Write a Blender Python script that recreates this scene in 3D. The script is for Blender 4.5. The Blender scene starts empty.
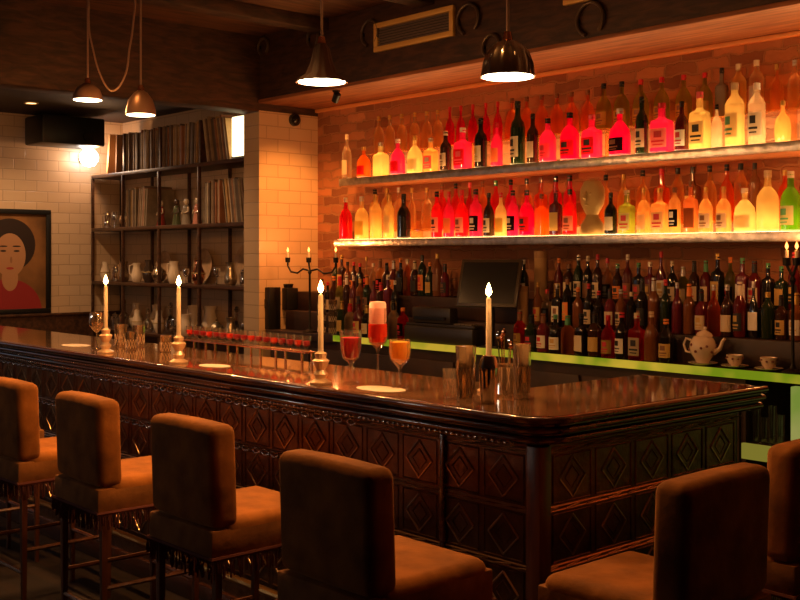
import bpy, bmesh, math, random
from mathutils import Vector, Matrix
random.seed(7)
PI = math.pi
S = bpy.context.scene
COL = S.collection

# ------------------------------------------------------------------ camera, world, exposure
CAM_H = 1.62
FPX = 1089.0
FW = Vector((-0.743, 0.669)); RT = Vector((0.669, 0.743))
cam = bpy.data.cameras.new('camera'); co = bpy.data.objects.new('camera', cam); COL.objects.link(co)
co.location = (0, 0, CAM_H); co.rotation_euler = (PI/2, 0, math.asin(0.743))
cam.sensor_width = 36; cam.lens = FPX/800*36; cam.shift_y = -43/800; cam.clip_start = .05
S.camera = co
W = bpy.data.worlds.new('world'); S.world = W; W.use_nodes = True
W.node_tree.nodes['Background'].inputs[0].default_value = (1, .55, .28, 1)
W.node_tree.nodes['Background'].inputs[1].default_value = 0.004
S.view_settings.view_transform = 'Standard'; S.view_settings.look = 'None'
S.view_settings.gamma = 1; S.view_settings.use_curve_mapping = False
S.view_settings.exposure = 0.0
S.cycles.max_bounces = 10; S.cycles.transparent_max_bounces = 24
S.cycles.transmission_bounces = 8; S.cycles.glossy_bounces = 4; S.cycles.diffuse_bounces = 3
S.cycles.caustics_reflective = False; S.cycles.caustics_refractive = False
S.cycles.sample_clamp_indirect = 4
S.cycles.use_denoising = True

# tunables for the place's own lamps and the added ones
P_PEND = {0: 42, 1: 42, 2: 26, 3: 18}
P_SPOT = 115; P_CANDLE = 9; P_WALL = 12; WIN_E = .3; P_DOWN = 120; P_SCONCE = 1; P_ROOM = 78
SHELF_E = 8.5
STEP_E = 1.0

def ray(px):
    t = (px-400)/FPX
    return FW + t*RT
def xat(px, Y):
    d = ray(px); return Y*d.x/d.y
def dep(px, Y):
    return Y/ray(px).y
def zat(py, d):
    return CAM_H + (257-py)*d/FPX
def at(px, Y):
    d = ray(px); return (Y*d.x/d.y, Y)

# ------------------------------------------------------------------ materials
MATS = {}
def principled(name, col, rough=.5, metal=0, bump=0, bscale=30, var=0, vscale=8, sheen=0, coat=0, trans=0, ior=1.45, emis=None, estr=0, spec=.5):
    if name in MATS: return MATS[name]
    m = bpy.data.materials.new(name); m.use_nodes = True
    nt = m.node_tree; b = nt.nodes['Principled BSDF']
    b.inputs['Base Color'].default_value = (*col, 1)
    b.inputs['Roughness'].default_value = rough
    b.inputs['Metallic'].default_value = metal
    b.inputs['IOR'].default_value = ior
    b.inputs['Specular IOR Level'].default_value = spec
    b.inputs['Transmission Weight'].default_value = trans
    b.inputs['Coat Weight'].default_value = coat; b.inputs['Coat Roughness'].default_value = .06
    b.inputs['Sheen Weight'].default_value = sheen; b.inputs['Sheen Roughness'].default_value = .35
    if sheen: b.inputs['Sheen Tint'].default_value = (1, .45, .15, 1)
    if emis: b.inputs['Emission Color'].default_value = (*emis, 1); b.inputs['Emission Strength'].default_value = estr
    tc = nt.nodes.new('ShaderNodeTexCoord')
    if var:
        n = nt.nodes.new('ShaderNodeTexNoise'); n.inputs['Scale'].default_value = vscale; n.inputs['Detail'].default_value = 4
        nt.links.new(tc.outputs['Object'], n.inputs['Vector'])
        r = nt.nodes.new('ShaderNodeValToRGB')
        r.color_ramp.elements[0].position = .3; r.color_ramp.elements[1].position = .7
        r.color_ramp.elements[0].color = (*[c*(1-var) for c in col], 1)
        r.color_ramp.elements[1].color = (*[min(1, c*(1+var)) for c in col], 1)
        nt.links.new(n.outputs['Fac'], r.inputs['Fac']); nt.links.new(r.outputs['Color'], b.inputs['Base Color'])
    if bump:
        n2 = nt.nodes.new('ShaderNodeTexNoise'); n2.inputs['Scale'].default_value = bscale; n2.inputs['Detail'].default_value = 5
        nt.links.new(tc.outputs['Object'], n2.inputs['Vector'])
        bp = nt.nodes.new('ShaderNodeBump'); bp.inputs['Strength'].default_value = bump; bp.inputs['Distance'].default_value = .01
        nt.links.new(n2.outputs['Fac'], bp.inputs['Height']); nt.links.new(bp.outputs['Normal'], b.inputs['Normal'])
    MATS[name] = m; return m

def emitter(name, col, strength, var=None, vscale=6):
    if name in MATS: return MATS[name]
    m = bpy.data.materials.new(name); m.use_nodes = True; nt = m.node_tree; nt.nodes.clear()
    e = nt.nodes.new('ShaderNodeEmission'); o = nt.nodes.new('ShaderNodeOutputMaterial')
    e.inputs[0].default_value = (*col, 1); e.inputs[1].default_value = strength
    if var:
        tc = nt.nodes.new('ShaderNodeTexCoord'); n = nt.nodes.new('ShaderNodeTexNoise'); n.inputs['Scale'].default_value = vscale
        r = nt.nodes.new('ShaderNodeValToRGB'); r.color_ramp.elements[0].position = .38; r.color_ramp.elements[1].position = .62
        r.color_ramp.elements[0].color = (*col, 1); r.color_ramp.elements[1].color = (*var, 1)
        nt.links.new(tc.outputs['Object'], n.inputs['Vector']); nt.links.new(n.outputs['Fac'], r.inputs['Fac']); nt.links.new(r.outputs['Color'], e.inputs[0])
    nt.links.new(e.outputs[0], o.inputs[0]); MATS[name] = m; return m

def tinted(name, col, clear=.45, gloss=.12, trl=None):
    """bottle glass with liquor: lets light straight through, scatters some, mirrors a little"""
    if name in MATS: return MATS[name]
    m = bpy.data.materials.new(name); m.use_nodes = True; nt = m.node_tree; nt.nodes.clear()
    o = nt.nodes.new('ShaderNodeOutputMaterial')
    t = nt.nodes.new('ShaderNodeBsdfTransparent'); t.inputs[0].default_value = (*col, 1)
    l = nt.nodes.new('ShaderNodeBsdfTranslucent'); l.inputs[0].default_value = (*(trl or col), 1)
    g = nt.nodes.new('ShaderNodeBsdfGlossy'); g.inputs['Roughness'].default_value = .06; g.inputs[0].default_value = (1, 1, 1, 1)
    a = nt.nodes.new('ShaderNodeMixShader'); a.inputs[0].default_value = 1-clear
    nt.links.new(t.outputs[0], a.inputs[1]); nt.links.new(l.outputs[0], a.inputs[2])
    lw = nt.nodes.new('ShaderNodeLayerWeight'); lw.inputs[0].default_value = .25
    mu = nt.nodes.new('ShaderNodeMath'); mu.operation = 'MULTIPLY_ADD'; mu.inputs[1].default_value = .5; mu.inputs[2].default_value = gloss*.4
    nt.links.new(lw.outputs['Fresnel'], mu.inputs[0])
    b = nt.nodes.new('ShaderNodeMixShader'); nt.links.new(mu.outputs[0], b.inputs[0])
    nt.links.new(a.outputs[0], b.inputs[1]); nt.links.new(g.outputs[0], b.inputs[2])
    nt.links.new(b.outputs[0], o.inputs[0]); MATS[name] = m; return m

def liquid(name, col):
    m = bpy.data.materials.new(name); m.use_nodes = True; nt = m.node_tree; nt.nodes.clear()
    o = nt.nodes.new('ShaderNodeOutputMaterial'); d = nt.nodes.new('ShaderNodeBsdfDiffuse'); l = nt.nodes.new('ShaderNodeBsdfTranslucent')
    d.inputs[0].default_value = (*col, 1); l.inputs[0].default_value = (*col, 1)
    a = nt.nodes.new('ShaderNodeMixShader'); a.inputs[0].default_value = .5
    nt.links.new(d.outputs[0], a.inputs[1]); nt.links.new(l.outputs[0], a.inputs[2]); nt.links.new(a.outputs[0], o.inputs[0]); return m

def brick(name, c1, c2, mortar, bw, bh, ms, axes, rough=.6, bump=.6, offset=.5, noise=.3, coat=0):
    """axes: which object axes run along and up the wall"""
    m = bpy.data.materials.new(name); m.use_nodes = True; nt = m.node_tree; b = nt.nodes['Principled BSDF']
    tc = nt.nodes.new('ShaderNodeTexCoord'); sx = nt.nodes.new('ShaderNodeSeparateXYZ'); cx = nt.nodes.new('ShaderNodeCombineXYZ')
    nt.links.new(tc.outputs['Object'], sx.inputs[0])
    nt.links.new(sx.outputs[axes[0]], cx.inputs[0]); nt.links.new(sx.outputs[axes[1]], cx.inputs[1])
    nz = nt.nodes.new('ShaderNodeTexNoise'); nz.inputs['Scale'].default_value = 9; nz.inputs['Detail'].default_value = 4
    nt.links.new(tc.outputs['Object'], nz.inputs['Vector'])
    va = nt.nodes.new('ShaderNodeVectorMath'); va.operation = 'MULTIPLY_ADD'
    nt.links.new(nz.outputs['Color'], va.inputs[0]); va.inputs[1].default_value = (noise*.06,)*3; nt.links.new(cx.outputs[0], va.inputs[2])
    br = nt.nodes.new('ShaderNodeTexBrick'); nt.links.new(va.outputs[0], br.inputs['Vector'])
    br.inputs['Color1'].default_value = (*c1, 1); br.inputs['Color2'].default_value = (*c2, 1); br.inputs['Mortar'].default_value = (*mortar, 1)
    br.inputs['Scale'].default_value = 1; br.inputs['Mortar Size'].default_value = ms; br.inputs['Mortar Smooth'].default_value = .3
    br.inputs['Brick Width'].default_value = bw; br.inputs['Row Height'].default_value = bh; br.offset = offset
    nt.links.new(br.outputs['Color'], b.inputs['Base Color']); b.inputs['Roughness'].default_value = rough
    b.inputs['Coat Weight'].default_value = coat
    ad = nt.nodes.new('ShaderNodeMath'); ad.operation = 'MULTIPLY_ADD'; nt.links.new(nz.outputs['Fac'], ad.inputs[0]); ad.inputs[1].default_value = noise
    inv = nt.nodes.new('ShaderNodeMath'); inv.operation = 'SUBTRACT'; inv.inputs[0].default_value = 1; nt.links.new(br.outputs['Fac'], inv.inputs[1])
    nt.links.new(inv.outputs[0], ad.inputs[2])
    bp = nt.nodes.new('ShaderNodeBump'); bp.inputs['Strength'].default_value = bump; bp.inputs['Distance'].default_value = .02
    nt.links.new(ad.outputs[0], bp.inputs['Height']); nt.links.new(bp.outputs['Normal'], b.inputs['Normal'])
    MATS[name] = m; return m

def wood(name, c1, c2, scale=(1, 12, 12), rough=.4, coat=0, bump=.2):
    if name in MATS: return MATS[name]
    m = bpy.data.materials.new(name); m.use_nodes = True; nt = m.node_tree; b = nt.nodes['Principled BSDF']
    tc = nt.nodes.new('ShaderNodeTexCoord'); mp = nt.nodes.new('ShaderNodeMapping'); mp.inputs['Scale'].default_value = scale
    n = nt.nodes.new('ShaderNodeTexNoise'); n.inputs['Scale'].default_value = 2; n.inputs['Detail'].default_value = 6; n.inputs['Distortion'].default_value = .6
    r = nt.nodes.new('ShaderNodeValToRGB'); r.color_ramp.elements[0].position = .35; r.color_ramp.elements[1].position = .68
    r.color_ramp.elements[0].color = (*c1, 1); r.color_ramp.elements[1].color = (*c2, 1)
    nt.links.new(tc.outputs['Object'], mp.inputs[0]); nt.links.new(mp.outputs[0], n.inputs['Vector'])
    nt.links.new(n.outputs['Fac'], r.inputs[0]); nt.links.new(r.outputs[0], b.inputs['Base Color'])
    bp = nt.nodes.new('ShaderNodeBump'); bp.inputs['Strength'].default_value = bump; bp.inputs['Distance'].default_value = .01
    nt.links.new(n.outputs['Fac'], bp.inputs['Height']); nt.links.new(bp.outputs['Normal'], b.inputs['Normal'])
    b.inputs['Roughness'].default_value = rough; b.inputs['Coat Weight'].default_value = coat; b.inputs['Coat Roughness'].default_value = .05
    MATS[name] = m; return m

M_tileL = brick('cream wall tiles', (.58, .40, .25), (.53, .36, .22), (.40, .27, .16), .24, .11, .005, (1, 2), rough=.3, bump=.35, noise=.12)
M_tileB = brick('cream wall tiles of the back wall', (.58, .40, .25), (.53, .36, .22), (.40, .27, .16), .24, .11, .005, (0, 2), rough=.3, bump=.35, noise=.12)
M_brick = brick('old red brick', (.48, .18, .07), (.20, .07, .028), (.34, .15, .065), .23, .078, .008, (0, 2), rough=.85, bump=1.0, noise=1.1)
M_beam = wood('dark ceiling beam wood', (.02, .007, .003), (.07, .025, .009), (3, 3, 14), rough=.7, bump=.5)
M_soffit = wood('reddish soffit board', (.18, .055, .018), (.40, .14, .045), (1.2, 14, 14), rough=.6)
M_ceil = wood('brown ceiling boards', (.05, .018, .007), (.16, .06, .022), (10, 1.2, 5), rough=.6)
M_floor = wood('dark floor boards', (.010, .005, .003), (.024, .011, .006), (1, 9, 1), rough=.6)
M_top = principled('aged copper bar top', (.56, .30, .15), rough=.07, metal=.75, coat=.6, bump=.05, bscale=5, var=.3, vscale=6)
M_mold = wood('polished mahogany molding', (.045, .013, .006), (.10, .032, .012), (2, 9, 9), rough=.22, coat=.8, bump=.1)
M_tin = principled('aged pressed tin', (.16, .085, .045), rough=.36, metal=.75, bump=.35, bscale=40, var=.35, vscale=14)
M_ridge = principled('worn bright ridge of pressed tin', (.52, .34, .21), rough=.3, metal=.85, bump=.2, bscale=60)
M_bead = principled('polished tin beads', (.85, .74, .62), rough=.22, metal=1, bump=.4, bscale=160)
M_velvet = principled('rust velvet', (.34, .12, .018), rough=.9, sheen=.25, var=.35, vscale=9, bump=.3, bscale=25)
M_velvet2 = principled('tan velvet skirt', (.30, .12, .03), rough=.9, sheen=.2, var=.3, vscale=12, bump=.3, bscale=25)
M_fringe = principled('dusky red fringe', (.13, .035, .028), rough=.9)
M_leg = wood('brown stool leg wood', (.10, .032, .014), (.20, .07, .03), (12, 12, 1), rough=.35)
M_black = principled('black plastic', (.008, .007, .006), rough=.4)
M_blackgl = principled('glossy black screen', (.012, .010, .009), rough=.15)
M_iron = principled('black iron', (.02, .016, .013), rough=.5, metal=.6)
M_shelfedge = principled('brushed steel shelf edge', (.55, .50, .44), rough=.28, metal=.85, bump=.5, bscale=25, var=.3, vscale=20)
M_chrome = principled('steel', (.70, .68, .66), rough=.12, metal=1)
M_copper = principled('copper', (.75, .30, .14), rough=.2, metal=1)
M_wax = principled('ivory wax', (.85, .70, .48), rough=.5)
M_flame = emitter('flame', (1, .62, .22), 40)
M_flame_o = emitter('orange flame', (1, .22, .04), 9)
M_white = principled('white paper', (.62, .54, .44), rough=.6)
M_cerm = principled('cream china', (.72, .55, .38), rough=.2, coat=.5)
M_gild = principled('gilt metal', (.46, .30, .11), rough=.6, metal=.3, bump=.6, bscale=18)
M_glass = tinted('clear glass', (.98, .96, .93), clear=.97, gloss=.12, trl=(1, .9, .8))
M_crystal = tinted('cut crystal', (1, .84, .64), clear=.45, gloss=1.3, trl=(1, .8, .58))
M_glint = principled('bright cut edges', (.95, .72, .50), rough=.25, metal=.5)
M_red = liquid('red cocktail', (1, .07, .03))
M_pur = liquid('dark red cocktail', (.62, .05, .09))
M_orl = liquid('orange cocktail', (1, .55, .08))
M_foam = liquid('pink foam', (1, .66, .60))
M_darkwood = wood('dark cabinet wood', (.018, .007, .003), (.05, .018, .007), (2, 12, 2), rough=.55)
M_shelfw = wood('dark shelving wood', (.03, .012, .006), (.09, .036, .016), (2, 12, 12), rough=.4)

# ------------------------------------------------------------------ mesh helpers
class MB:
    def __init__(s): s.bm = bmesh.new()
    def box(s, x0, x1, y0, y1, z0, z1, bev=0, seg=2, M=None):
        r = bmesh.ops.create_cube(s.bm, size=1)
        vs = r['verts']
        for v in vs:
            v.co = Vector(((x0+x1)/2+v.co.x*(x1-x0), (y0+y1)/2+v.co.y*(y1-y0), (z0+z1)/2+v.co.z*(z1-z0)))
        if bev:
            es = list({e for v in vs for e in v.link_edges})
            rr = bmesh.ops.bevel(s.bm, geom=es, offset=bev, segments=seg, profile=.5, affect='EDGES')
            vs = list({v for f in rr['faces'] for v in f.verts} | {v for v in vs if v.is_valid})
        if M is not None:
            for v in vs: v.co = M @ v.co
        return s
    def lathe(s, prof, n=16, p=2, ox=0, oy=0, oz=0, fy=1, M=None, rot=0):
        rings = []
        for (r, z) in prof:
            if r < 1e-6:
                rings.append([s.bm.verts.new(Vector((ox, oy, oz+z)))]); continue
            ring = []
            for i in range(n):
                a = 2*PI*i/n+rot; c, q = math.cos(a), math.sin(a)
                k = (abs(c)**p+abs(q)**p)**(-1/p)
                ring.append(s.bm.verts.new(Vector((ox+r*k*c, oy+r*k*q*fy, oz+z))))
            rings.append(ring)
        for a, b in zip(rings, rings[1:]):
            if len(a) == 1 and len(b) == 1: continue
            for i in range(n):
                j = (i+1) % n
                if len(a) == 1: s.bm.faces.new((a[0], b[j], b[i]))
                elif len(b) == 1: s.bm.faces.new((a[i], a[j], b[0]))
                else: s.bm.faces.new((a[i], a[j], b[j], b[i]))
        if M is not None:
            for rg in rings:
                for v in rg: v.co = M @ v.co
        return s
    def tube(s, pts, r, n=8, closed=False):
        pts = [Vector(p) for p in pts]; rings = []
        N = len(pts)
        up = None
        for i, p in enumerate(pts):
            if closed: t = pts[(i+1) % N]-pts[i-1]
            else: t = pts[min(i+1, N-1)]-pts[max(i-1, 0)]
            t.normalize()
            if up is None:
                up = Vector((0, 0, 1)) if abs(t.z) < .9 else Vector((1, 0, 0))
            a = t.cross(up)
            if a.length < 1e-4: a = t.cross(Vector((1, .3, 0)))
            a.normalize(); b = a.cross(t).normalized(); up = b
            rr = r[i] if isinstance(r, (list, tuple)) else r
            rings.append([s.bm.verts.new(p+rr*(math.cos(2*PI*k/n)*a+math.sin(2*PI*k/n)*b)) for k in range(n)])
        L = N if closed else N-1
        for i in range(L):
            A, B = rings[i], rings[(i+1) % N]
            for k in range(n): s.bm.faces.new((A[k], A[(k+1) % n], B[(k+1) % n], B[k]))
        if not closed:
            s.bm.faces.new(rings[0]); s.bm.faces.new(rings[-1])
        return s
    def prism(s, poly, z0, z1):
        a = [s.bm.verts.new((x, y, z0)) for x, y in poly]; b = [s.bm.verts.new((x, y, z1)) for x, y in poly]
        n = len(poly)
        s.bm.faces.new(a); s.bm.faces.new(b)
        for i in range(n): s.bm.faces.new((a[i], a[(i+1) % n], b[(i+1) % n], b[i]))
        return s
    def polyf(s, pts):
        s.bm.faces.new([s.bm.verts.new(p) for p in pts]); return s
    def mesh(s, name, smooth=True, ang=35):
        bmesh.ops.recalc_face_normals(s.bm, faces=s.bm.faces[:])
        if smooth:
            for f in s.bm.faces: f.smooth = True
            for e in s.bm.edges:
                if len(e.link_faces) == 2 and e.calc_face_angle(0) > math.radians(ang): e.smooth = False
        me = bpy.data.meshes.new(name); s.bm.to_mesh(me); s.bm.free(); return me
    def obj(s, name, mat, parent=None, loc=None, smooth=True):
        me = s.mesh(name, smooth); me.materials.append(mat)
        o = bpy.data.objects.new(name, me); COL.objects.link(o)
        if parent: o.parent = parent
        if loc: o.location = loc
        return o

def tag(o, label=None, cat=None, group=None, kind=None):
    if label: o['label'] = label
    if cat: o['category'] = cat
    if group: o['group'] = group
    if kind: o['kind'] = kind
    return o
def thing(name, loc, label, cat, rz=0, group=None):
    o = bpy.data.objects.new(name, None); COL.objects.link(o); o.location = loc; o.rotation_euler = (0, 0, rz); o.empty_display_size = .05
    return tag(o, label, cat, group)
def struct(name, mb, mat):
    o = mb.obj(name, mat); o['kind'] = 'structure'; return o
def inst(name, me, mat, parent):
    o = bpy.data.objects.new(name, me); COL.objects.link(o); o.parent = parent
    o.material_slots[0].link = 'OBJECT'; o.material_slots[0].material = mat
    return o
def lamp(parent, loc, power, col, r=.02, kind='POINT', spot=None, blend=.6):
    l = bpy.data.lights.new('lamp_light', kind); l.energy = power; l.color = col; l.shadow_soft_size = r
    if kind == 'SPOT': l.spot_size = spot; l.spot_blend = blend
    o = bpy.data.objects.new('lamp_light', l); COL.objects.link(o); o.location = loc
    if parent: o.parent = parent
    return o
ORD = ['', 'first', 'second', 'third', 'fourth', 'fifth', 'sixth', 'seventh', 'eighth', 'ninth', 'tenth', 'eleventh', 'twelfth', 'thirteenth', 'fourteenth', 'fifteenth', 'sixteenth', 'seventeenth', 'eighteenth', 'nineteenth']
def ordinal(n):
    if n < 20: return ORD[n]
    tens = {7: ('seventieth', 'seventy'), 8: ('eightieth', 'eighty'), 9: ('ninetieth', 'ninety'), 2: ('twentieth', 'twenty'), 3: ('thirtieth', 'thirty'), 4: ('fortieth', 'forty'), 5: ('fiftieth', 'fifty'), 6: ('sixtieth', 'sixty')}[n//10]
    return tens[0] if n % 10 == 0 else tens[1]+'-'+ORD[n % 10]

# ------------------------------------------------------------------ room shell
LWY = 5.78                     # back wall of the far room
PX, PY = -7.70, 5.32          # pillar corner / beam face
WALLY = 5.95; SOFZ = 2.93; LINZ = 2.86; CEILZ = 3.5; LX = -11.0
struct('floor', MB().box(-11.2, 1.6, -2.7, 6.1, -.1, 0), M_floor)
struct('ceiling', MB().box(-7.70, 1.6, -2.7, 6.1, CEILZ, CEILZ+.1), M_ceil)
struct('ceiling', MB().box(-11.2, -7.93, -2.7, 6.1, 3.1, 3.2), principled('dark painted ceiling', (.03, .012, .006), rough=.7))
struct('wall_back', MB().box(-7.70, 1.6, WALLY, 6.1, 0, CEILZ), M_brick)
struct('wall_back', MB().box(-11.2, -7.93, LWY, 6.1, 0, 3.1), M_tileB)
struct('wall_left', MB().box(-11.2, LX, -2.7, 6.1, 0, 3.1), M_tileL)
struct('wall_right', MB().box(1.5, 1.6, -2.6, WALLY, 0, CEILZ), principled('brown painted wall', (.03, .012, .006), rough=.7))
struct('wall_front', MB().box(-11.0, 1.5, -2.7, -2.6, 0, 3.1), principled('brown painted wall', (.03, .012, .006)))
struct('pillar', MB().box(-7.93, PX, PY, WALLY+.05, 0, LINZ+.01), M_tileL)
struct('ceiling_beam', MB().box(-7.93, PX, -2.6, PY+.63, LINZ, CEILZ+.1, bev=.012), M_beam)
struct('bulkhead_beam', MB().box(PX, 1.5, PY, WALLY, SOFZ+.03, CEILZ, bev=.008), M_beam)
struct('trim_soffit', MB().box(PX+.001, 1.5, PY-.012, WALLY-.001, SOFZ, SOFZ+.03, bev=.006), M_soffit)
struct('trim_soffit_edge', MB().box(PX+.001, 1.5, WALLY-.035, WALLY-.001, SOFZ-.03, SOFZ, bev=.006), principled('soffit edge with glow in its colour', (.75, .30, .09), rough=.5))  # orange glow along the soffit edge is painted into its bright colour
# ceiling joists along the bar room
for i, jx in enumerate((-6.9, -5.7, -4.4)):
    struct('ceiling_beam', MB().box(jx, jx+.16, -2.6, PY, CEILZ-.10, CEILZ, bev=.008), M_beam)
# unseen window added in the tiled wall for cool reflections on the bar
wf = MB()
wy0, wy1, wz0, wz1 = .1, 1.9, 1.15, 2.5
for (a, b, c, d) in ((wy0, wy1, wz0, wz0+.06), (wy0, wy1, wz1-.06, wz1), (wy0, wy0+.06, wz0, wz1), (wy1-.06, wy1, wz0, wz1), ((wy0+wy1)/2-.02, (wy0+wy1)/2+.02, wz0, wz1), (wy0, wy1, (wz0+wz1)/2-.02, (wz0+wz1)/2+.02)):
    wf.box(LX, LX+.05, a, b, c, d)
w1 = struct('added_window_1', wf, M_darkwood)
MB().box(LX+.002, LX+.012, wy0, wy1, wz0, wz1).obj('added_window_glass', emitter('added cool glow in the panes', (.62, .78, 1), WIN_E), w1)
struct('trim_wainscot', MB().box(LX, LX+.03, 2.2, LWY, 0, 1.0).box(LX, LX+.05, 2.2, LWY, 1.0, 1.03, bev=.008), M_shelfw)

# ------------------------------------------------------------------ bar
BY, BX = 2.66, -2.27        # outer lines of the top
IY, IX = 3.28, -2.87        # inner lines
EY, LEND = 4.03, -8.9
FY_, FX_ = 2.72, -2.34      # body faces
BEND = 3.93
bar = thing('bar_counter', (BX, BY, 0), 'long L-shaped bar of dark pressed tin panels under a glossy mahogany top', 'bar counter')
def W2(o):  # build in world coordinates under the bar root
    o.location = (-BX, -BY, 0)
    return o
def corner_pts(off=0, R=.14, n=10):
    cx, cy = BX-R, BY+R
    return [(cx+(R+off)*math.sin(a), cy-(R+off)*math.cos(a)) for a in [PI/2*i/n for i in range(n+1)]]
inn = .03
poly = [(LEND, BY+inn)] + corner_pts(-inn) + [(BX-inn, EY-inn), (IX, EY-inn), (IX, IY), (LEND, IY)]
W2(MB().prism(poly, 1.055, 1.10).obj('countertop', M_top, bar))
# molding: three rounded steps swept around the outside
prof = []
def half(o, z0, z1, n=6):
    zc, rr = (z0+z1)/2, (z0-z1)/2
    for i in range(n+1):
        a = PI/2-PI*i/n
        prof.append((o+rr*.8*math.cos(a), zc+rr*math.sin(a)))
prof.append((-inn-.01, 1.097)); half(0, 1.102, 1.075); prof.append((-.022, 1.073)); prof.append((-.022, 1.067))
half(-.010, 1.065, 1.043); prof.append((-.034, 1.041)); prof.append((-.034, 1.035)); half(-.022, 1.033, 1.008); prof.append((-.06, 1.004)); prof.append((-.10, 1.0))
def sweep(name, prof, mat, parent, z=0):
    bm = bmesh.new(); rings = []
    path = []
    for (o, zz) in prof:
        R = [(LEND, BY-o)] + corner_pts(o) + [(BX+o, EY+0), ]
        rings.append([bm.verts.new((x, y, zz)) for x, y in R])
    for a, b in zip(rings, rings[1:]):
        for i in range(len(a)-1): bm.faces.new((a[i], a[i+1], b[i+1], b[i]))
    # closing cap at the end of the short arm
    last = [r[-1] for r in rings]; b1 = bm.verts.new((BX-.10, EY, 1.097))
    bm.faces.new(last+[b1])
    mb = MB(); mb.bm.free(); mb.bm = bm
    return W2(mb.obj(name, mat, parent))
sweep('edge_molding', prof, M_mold, bar)
# end fascia on the short arm
W2(MB().box(IX, BX-.06, EY-.03, EY, 1.0, 1.10, bev=.006).obj('end_fascia', M_mold, bar))
# bead row under the molding
bd = MB()
def bead(mb, x, y, z, rx, ry, rz):
    ring = []
    n = 6
    prof2 = [(0, -rz), (.75, -.6*rz), (1, 0), (.75, .6*rz), (0, rz)]
    rings = []
    for r, zz in prof2:
        if r == 0: rings.append([mb.bm.verts.new((x, y, z+zz))])
        else: rings.append([mb.bm.verts.new((x+r*rx*math.cos(2*PI*i/n), y+r*ry*math.sin(2*PI*i/n), z+zz)) for i in range(n)])
    for a, b in zip(rings, rings[1:]):
        for i in range(n):
            j = (i+1) % n
            if len(a) == 1: mb.bm.faces.new((a[0], b[j], b[i]))
            elif len(b) == 1: mb.bm.faces.new((a[i], a[j], b[0]))
            else: mb.bm.faces.new((a[i], a[j], b[j], b[i]))
x = -8.2
while x < -2.42:
    bead(bd, x, BY+.030, 1.001, .011, .008, .007); x += .028
W2(bd.obj('bead_trim', M_bead, bar))
bd = MB(); x = -8.2
while x < -4.1:
    bead(bd, x, BY+.019, 1.038, .010, .006, .005); x += .028
W2(bd.obj('bead_trim', M_bead, bar))
# bodies
W2(MB().box(LEND, FX_-.03, FY_, FY_+.06, 0, 1.0).box(LEND, FX_-.03, IY-.08, IY-.02, 0, 1.05).obj('carcass', M_darkwood, bar))
W2(MB().box(FX_-.06, FX_, FY_+.03, BEND, 0, 1.0).box(FX_-.06, IX+.03, BEND-.05, BEND, 0, 1.05).box(IX+.02, IX+.07, IY-.04, BEND, 0, 1.05).obj('carcass', M_darkwood, bar))
# pressed tin squares with diamonds
def tin_face(name, u0, u1, wall, horizontal):
    """squares of .21 m; wall plane; horizontal: 'x' = the long arm, 'y' = the short arm"""
    mb, rd = MB(), MB()
    P = .21
    def put(m, u, z, du, dz, dep_, cu=None):
        if horizontal == 'x': m.box(u, u+du, wall-dep_, wall, z, z+dz)
        else: m.box(wall, wall+dep_, u, u+du, z, z+dz)
    def bar_(m, ua, za, ub, zb, w, h):
        if horizontal == 'x': m.tube([(ua, wall-h*.4, za), (ub, wall-h*.4, zb)], w, 5)
        else: m.tube([(wall+h*.4, ua, za), (wall+h*.4, ub, zb)], w, 5)
    put(mb, u0, .08, u1-u0, .92, .004)
    rows = [(.80, .965), (.605, .77), (.41, .575), (.215, .38)]
    n = int(round((u1-u0)/P)); P = (u1-u0)/n
    for (za, zb) in rows:
        zc = (za+zb)/2; hh = (zb-za)/2
        bar_(rd, u0, zb+.008, u1, zb+.008, .0045, .012); bar_(rd, u0, zb+.022, u1, zb+.022, .0045, .012)
        for i in range(n):
            c = u0+P*(i+.5); g = P/2-.014
            for s in (-1, 1):
                bar_(mb, c+s*g, za+.004, c+s*g, zb-.004, .004, .01)
            bar_(mb, c-g, za+.004, c+g, za+.004, .0035, .01); bar_(mb, c-g, zb-.004, c+g, zb-.004, .0035, .01)
            dw, dh = .068, hh-.014
            q = [(c-dw, zc), (c, zc+dh), (c+dw, zc), (c, zc-dh)]
            for k in range(4):
                bar_(rd, *q[k], *q[(k+1) % 4], .0045, .012)
            dw, dh = dw*.55, dh*.55
            q = [(c-dw, zc), (c, zc+dh), (c+dw, zc), (c, zc-dh)]
            for k in range(4): bar_(mb, *q[k], *q[(k+1) % 4], .003, .01)
            # little crossing scrolls on the rail between the squares
            for sx in (-.5, 0, .5):
                bar_(rd, c+sx*P-.035, zb+.011, c+sx*P+.035, zb+.019, .0035, .018)
    a = W2(mb.obj(name, M_tin, bar)); b = rd.obj('raised_ridges', M_ridge, a)
    b['label'] = 'bright worn ridges of the diamond pattern'
tin_face('front_panel', -8.62, FX_-.05, FY_, 'x')
tin_face('side_panel', FY_+.05, BEND-.02, FX_, 'y')
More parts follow.
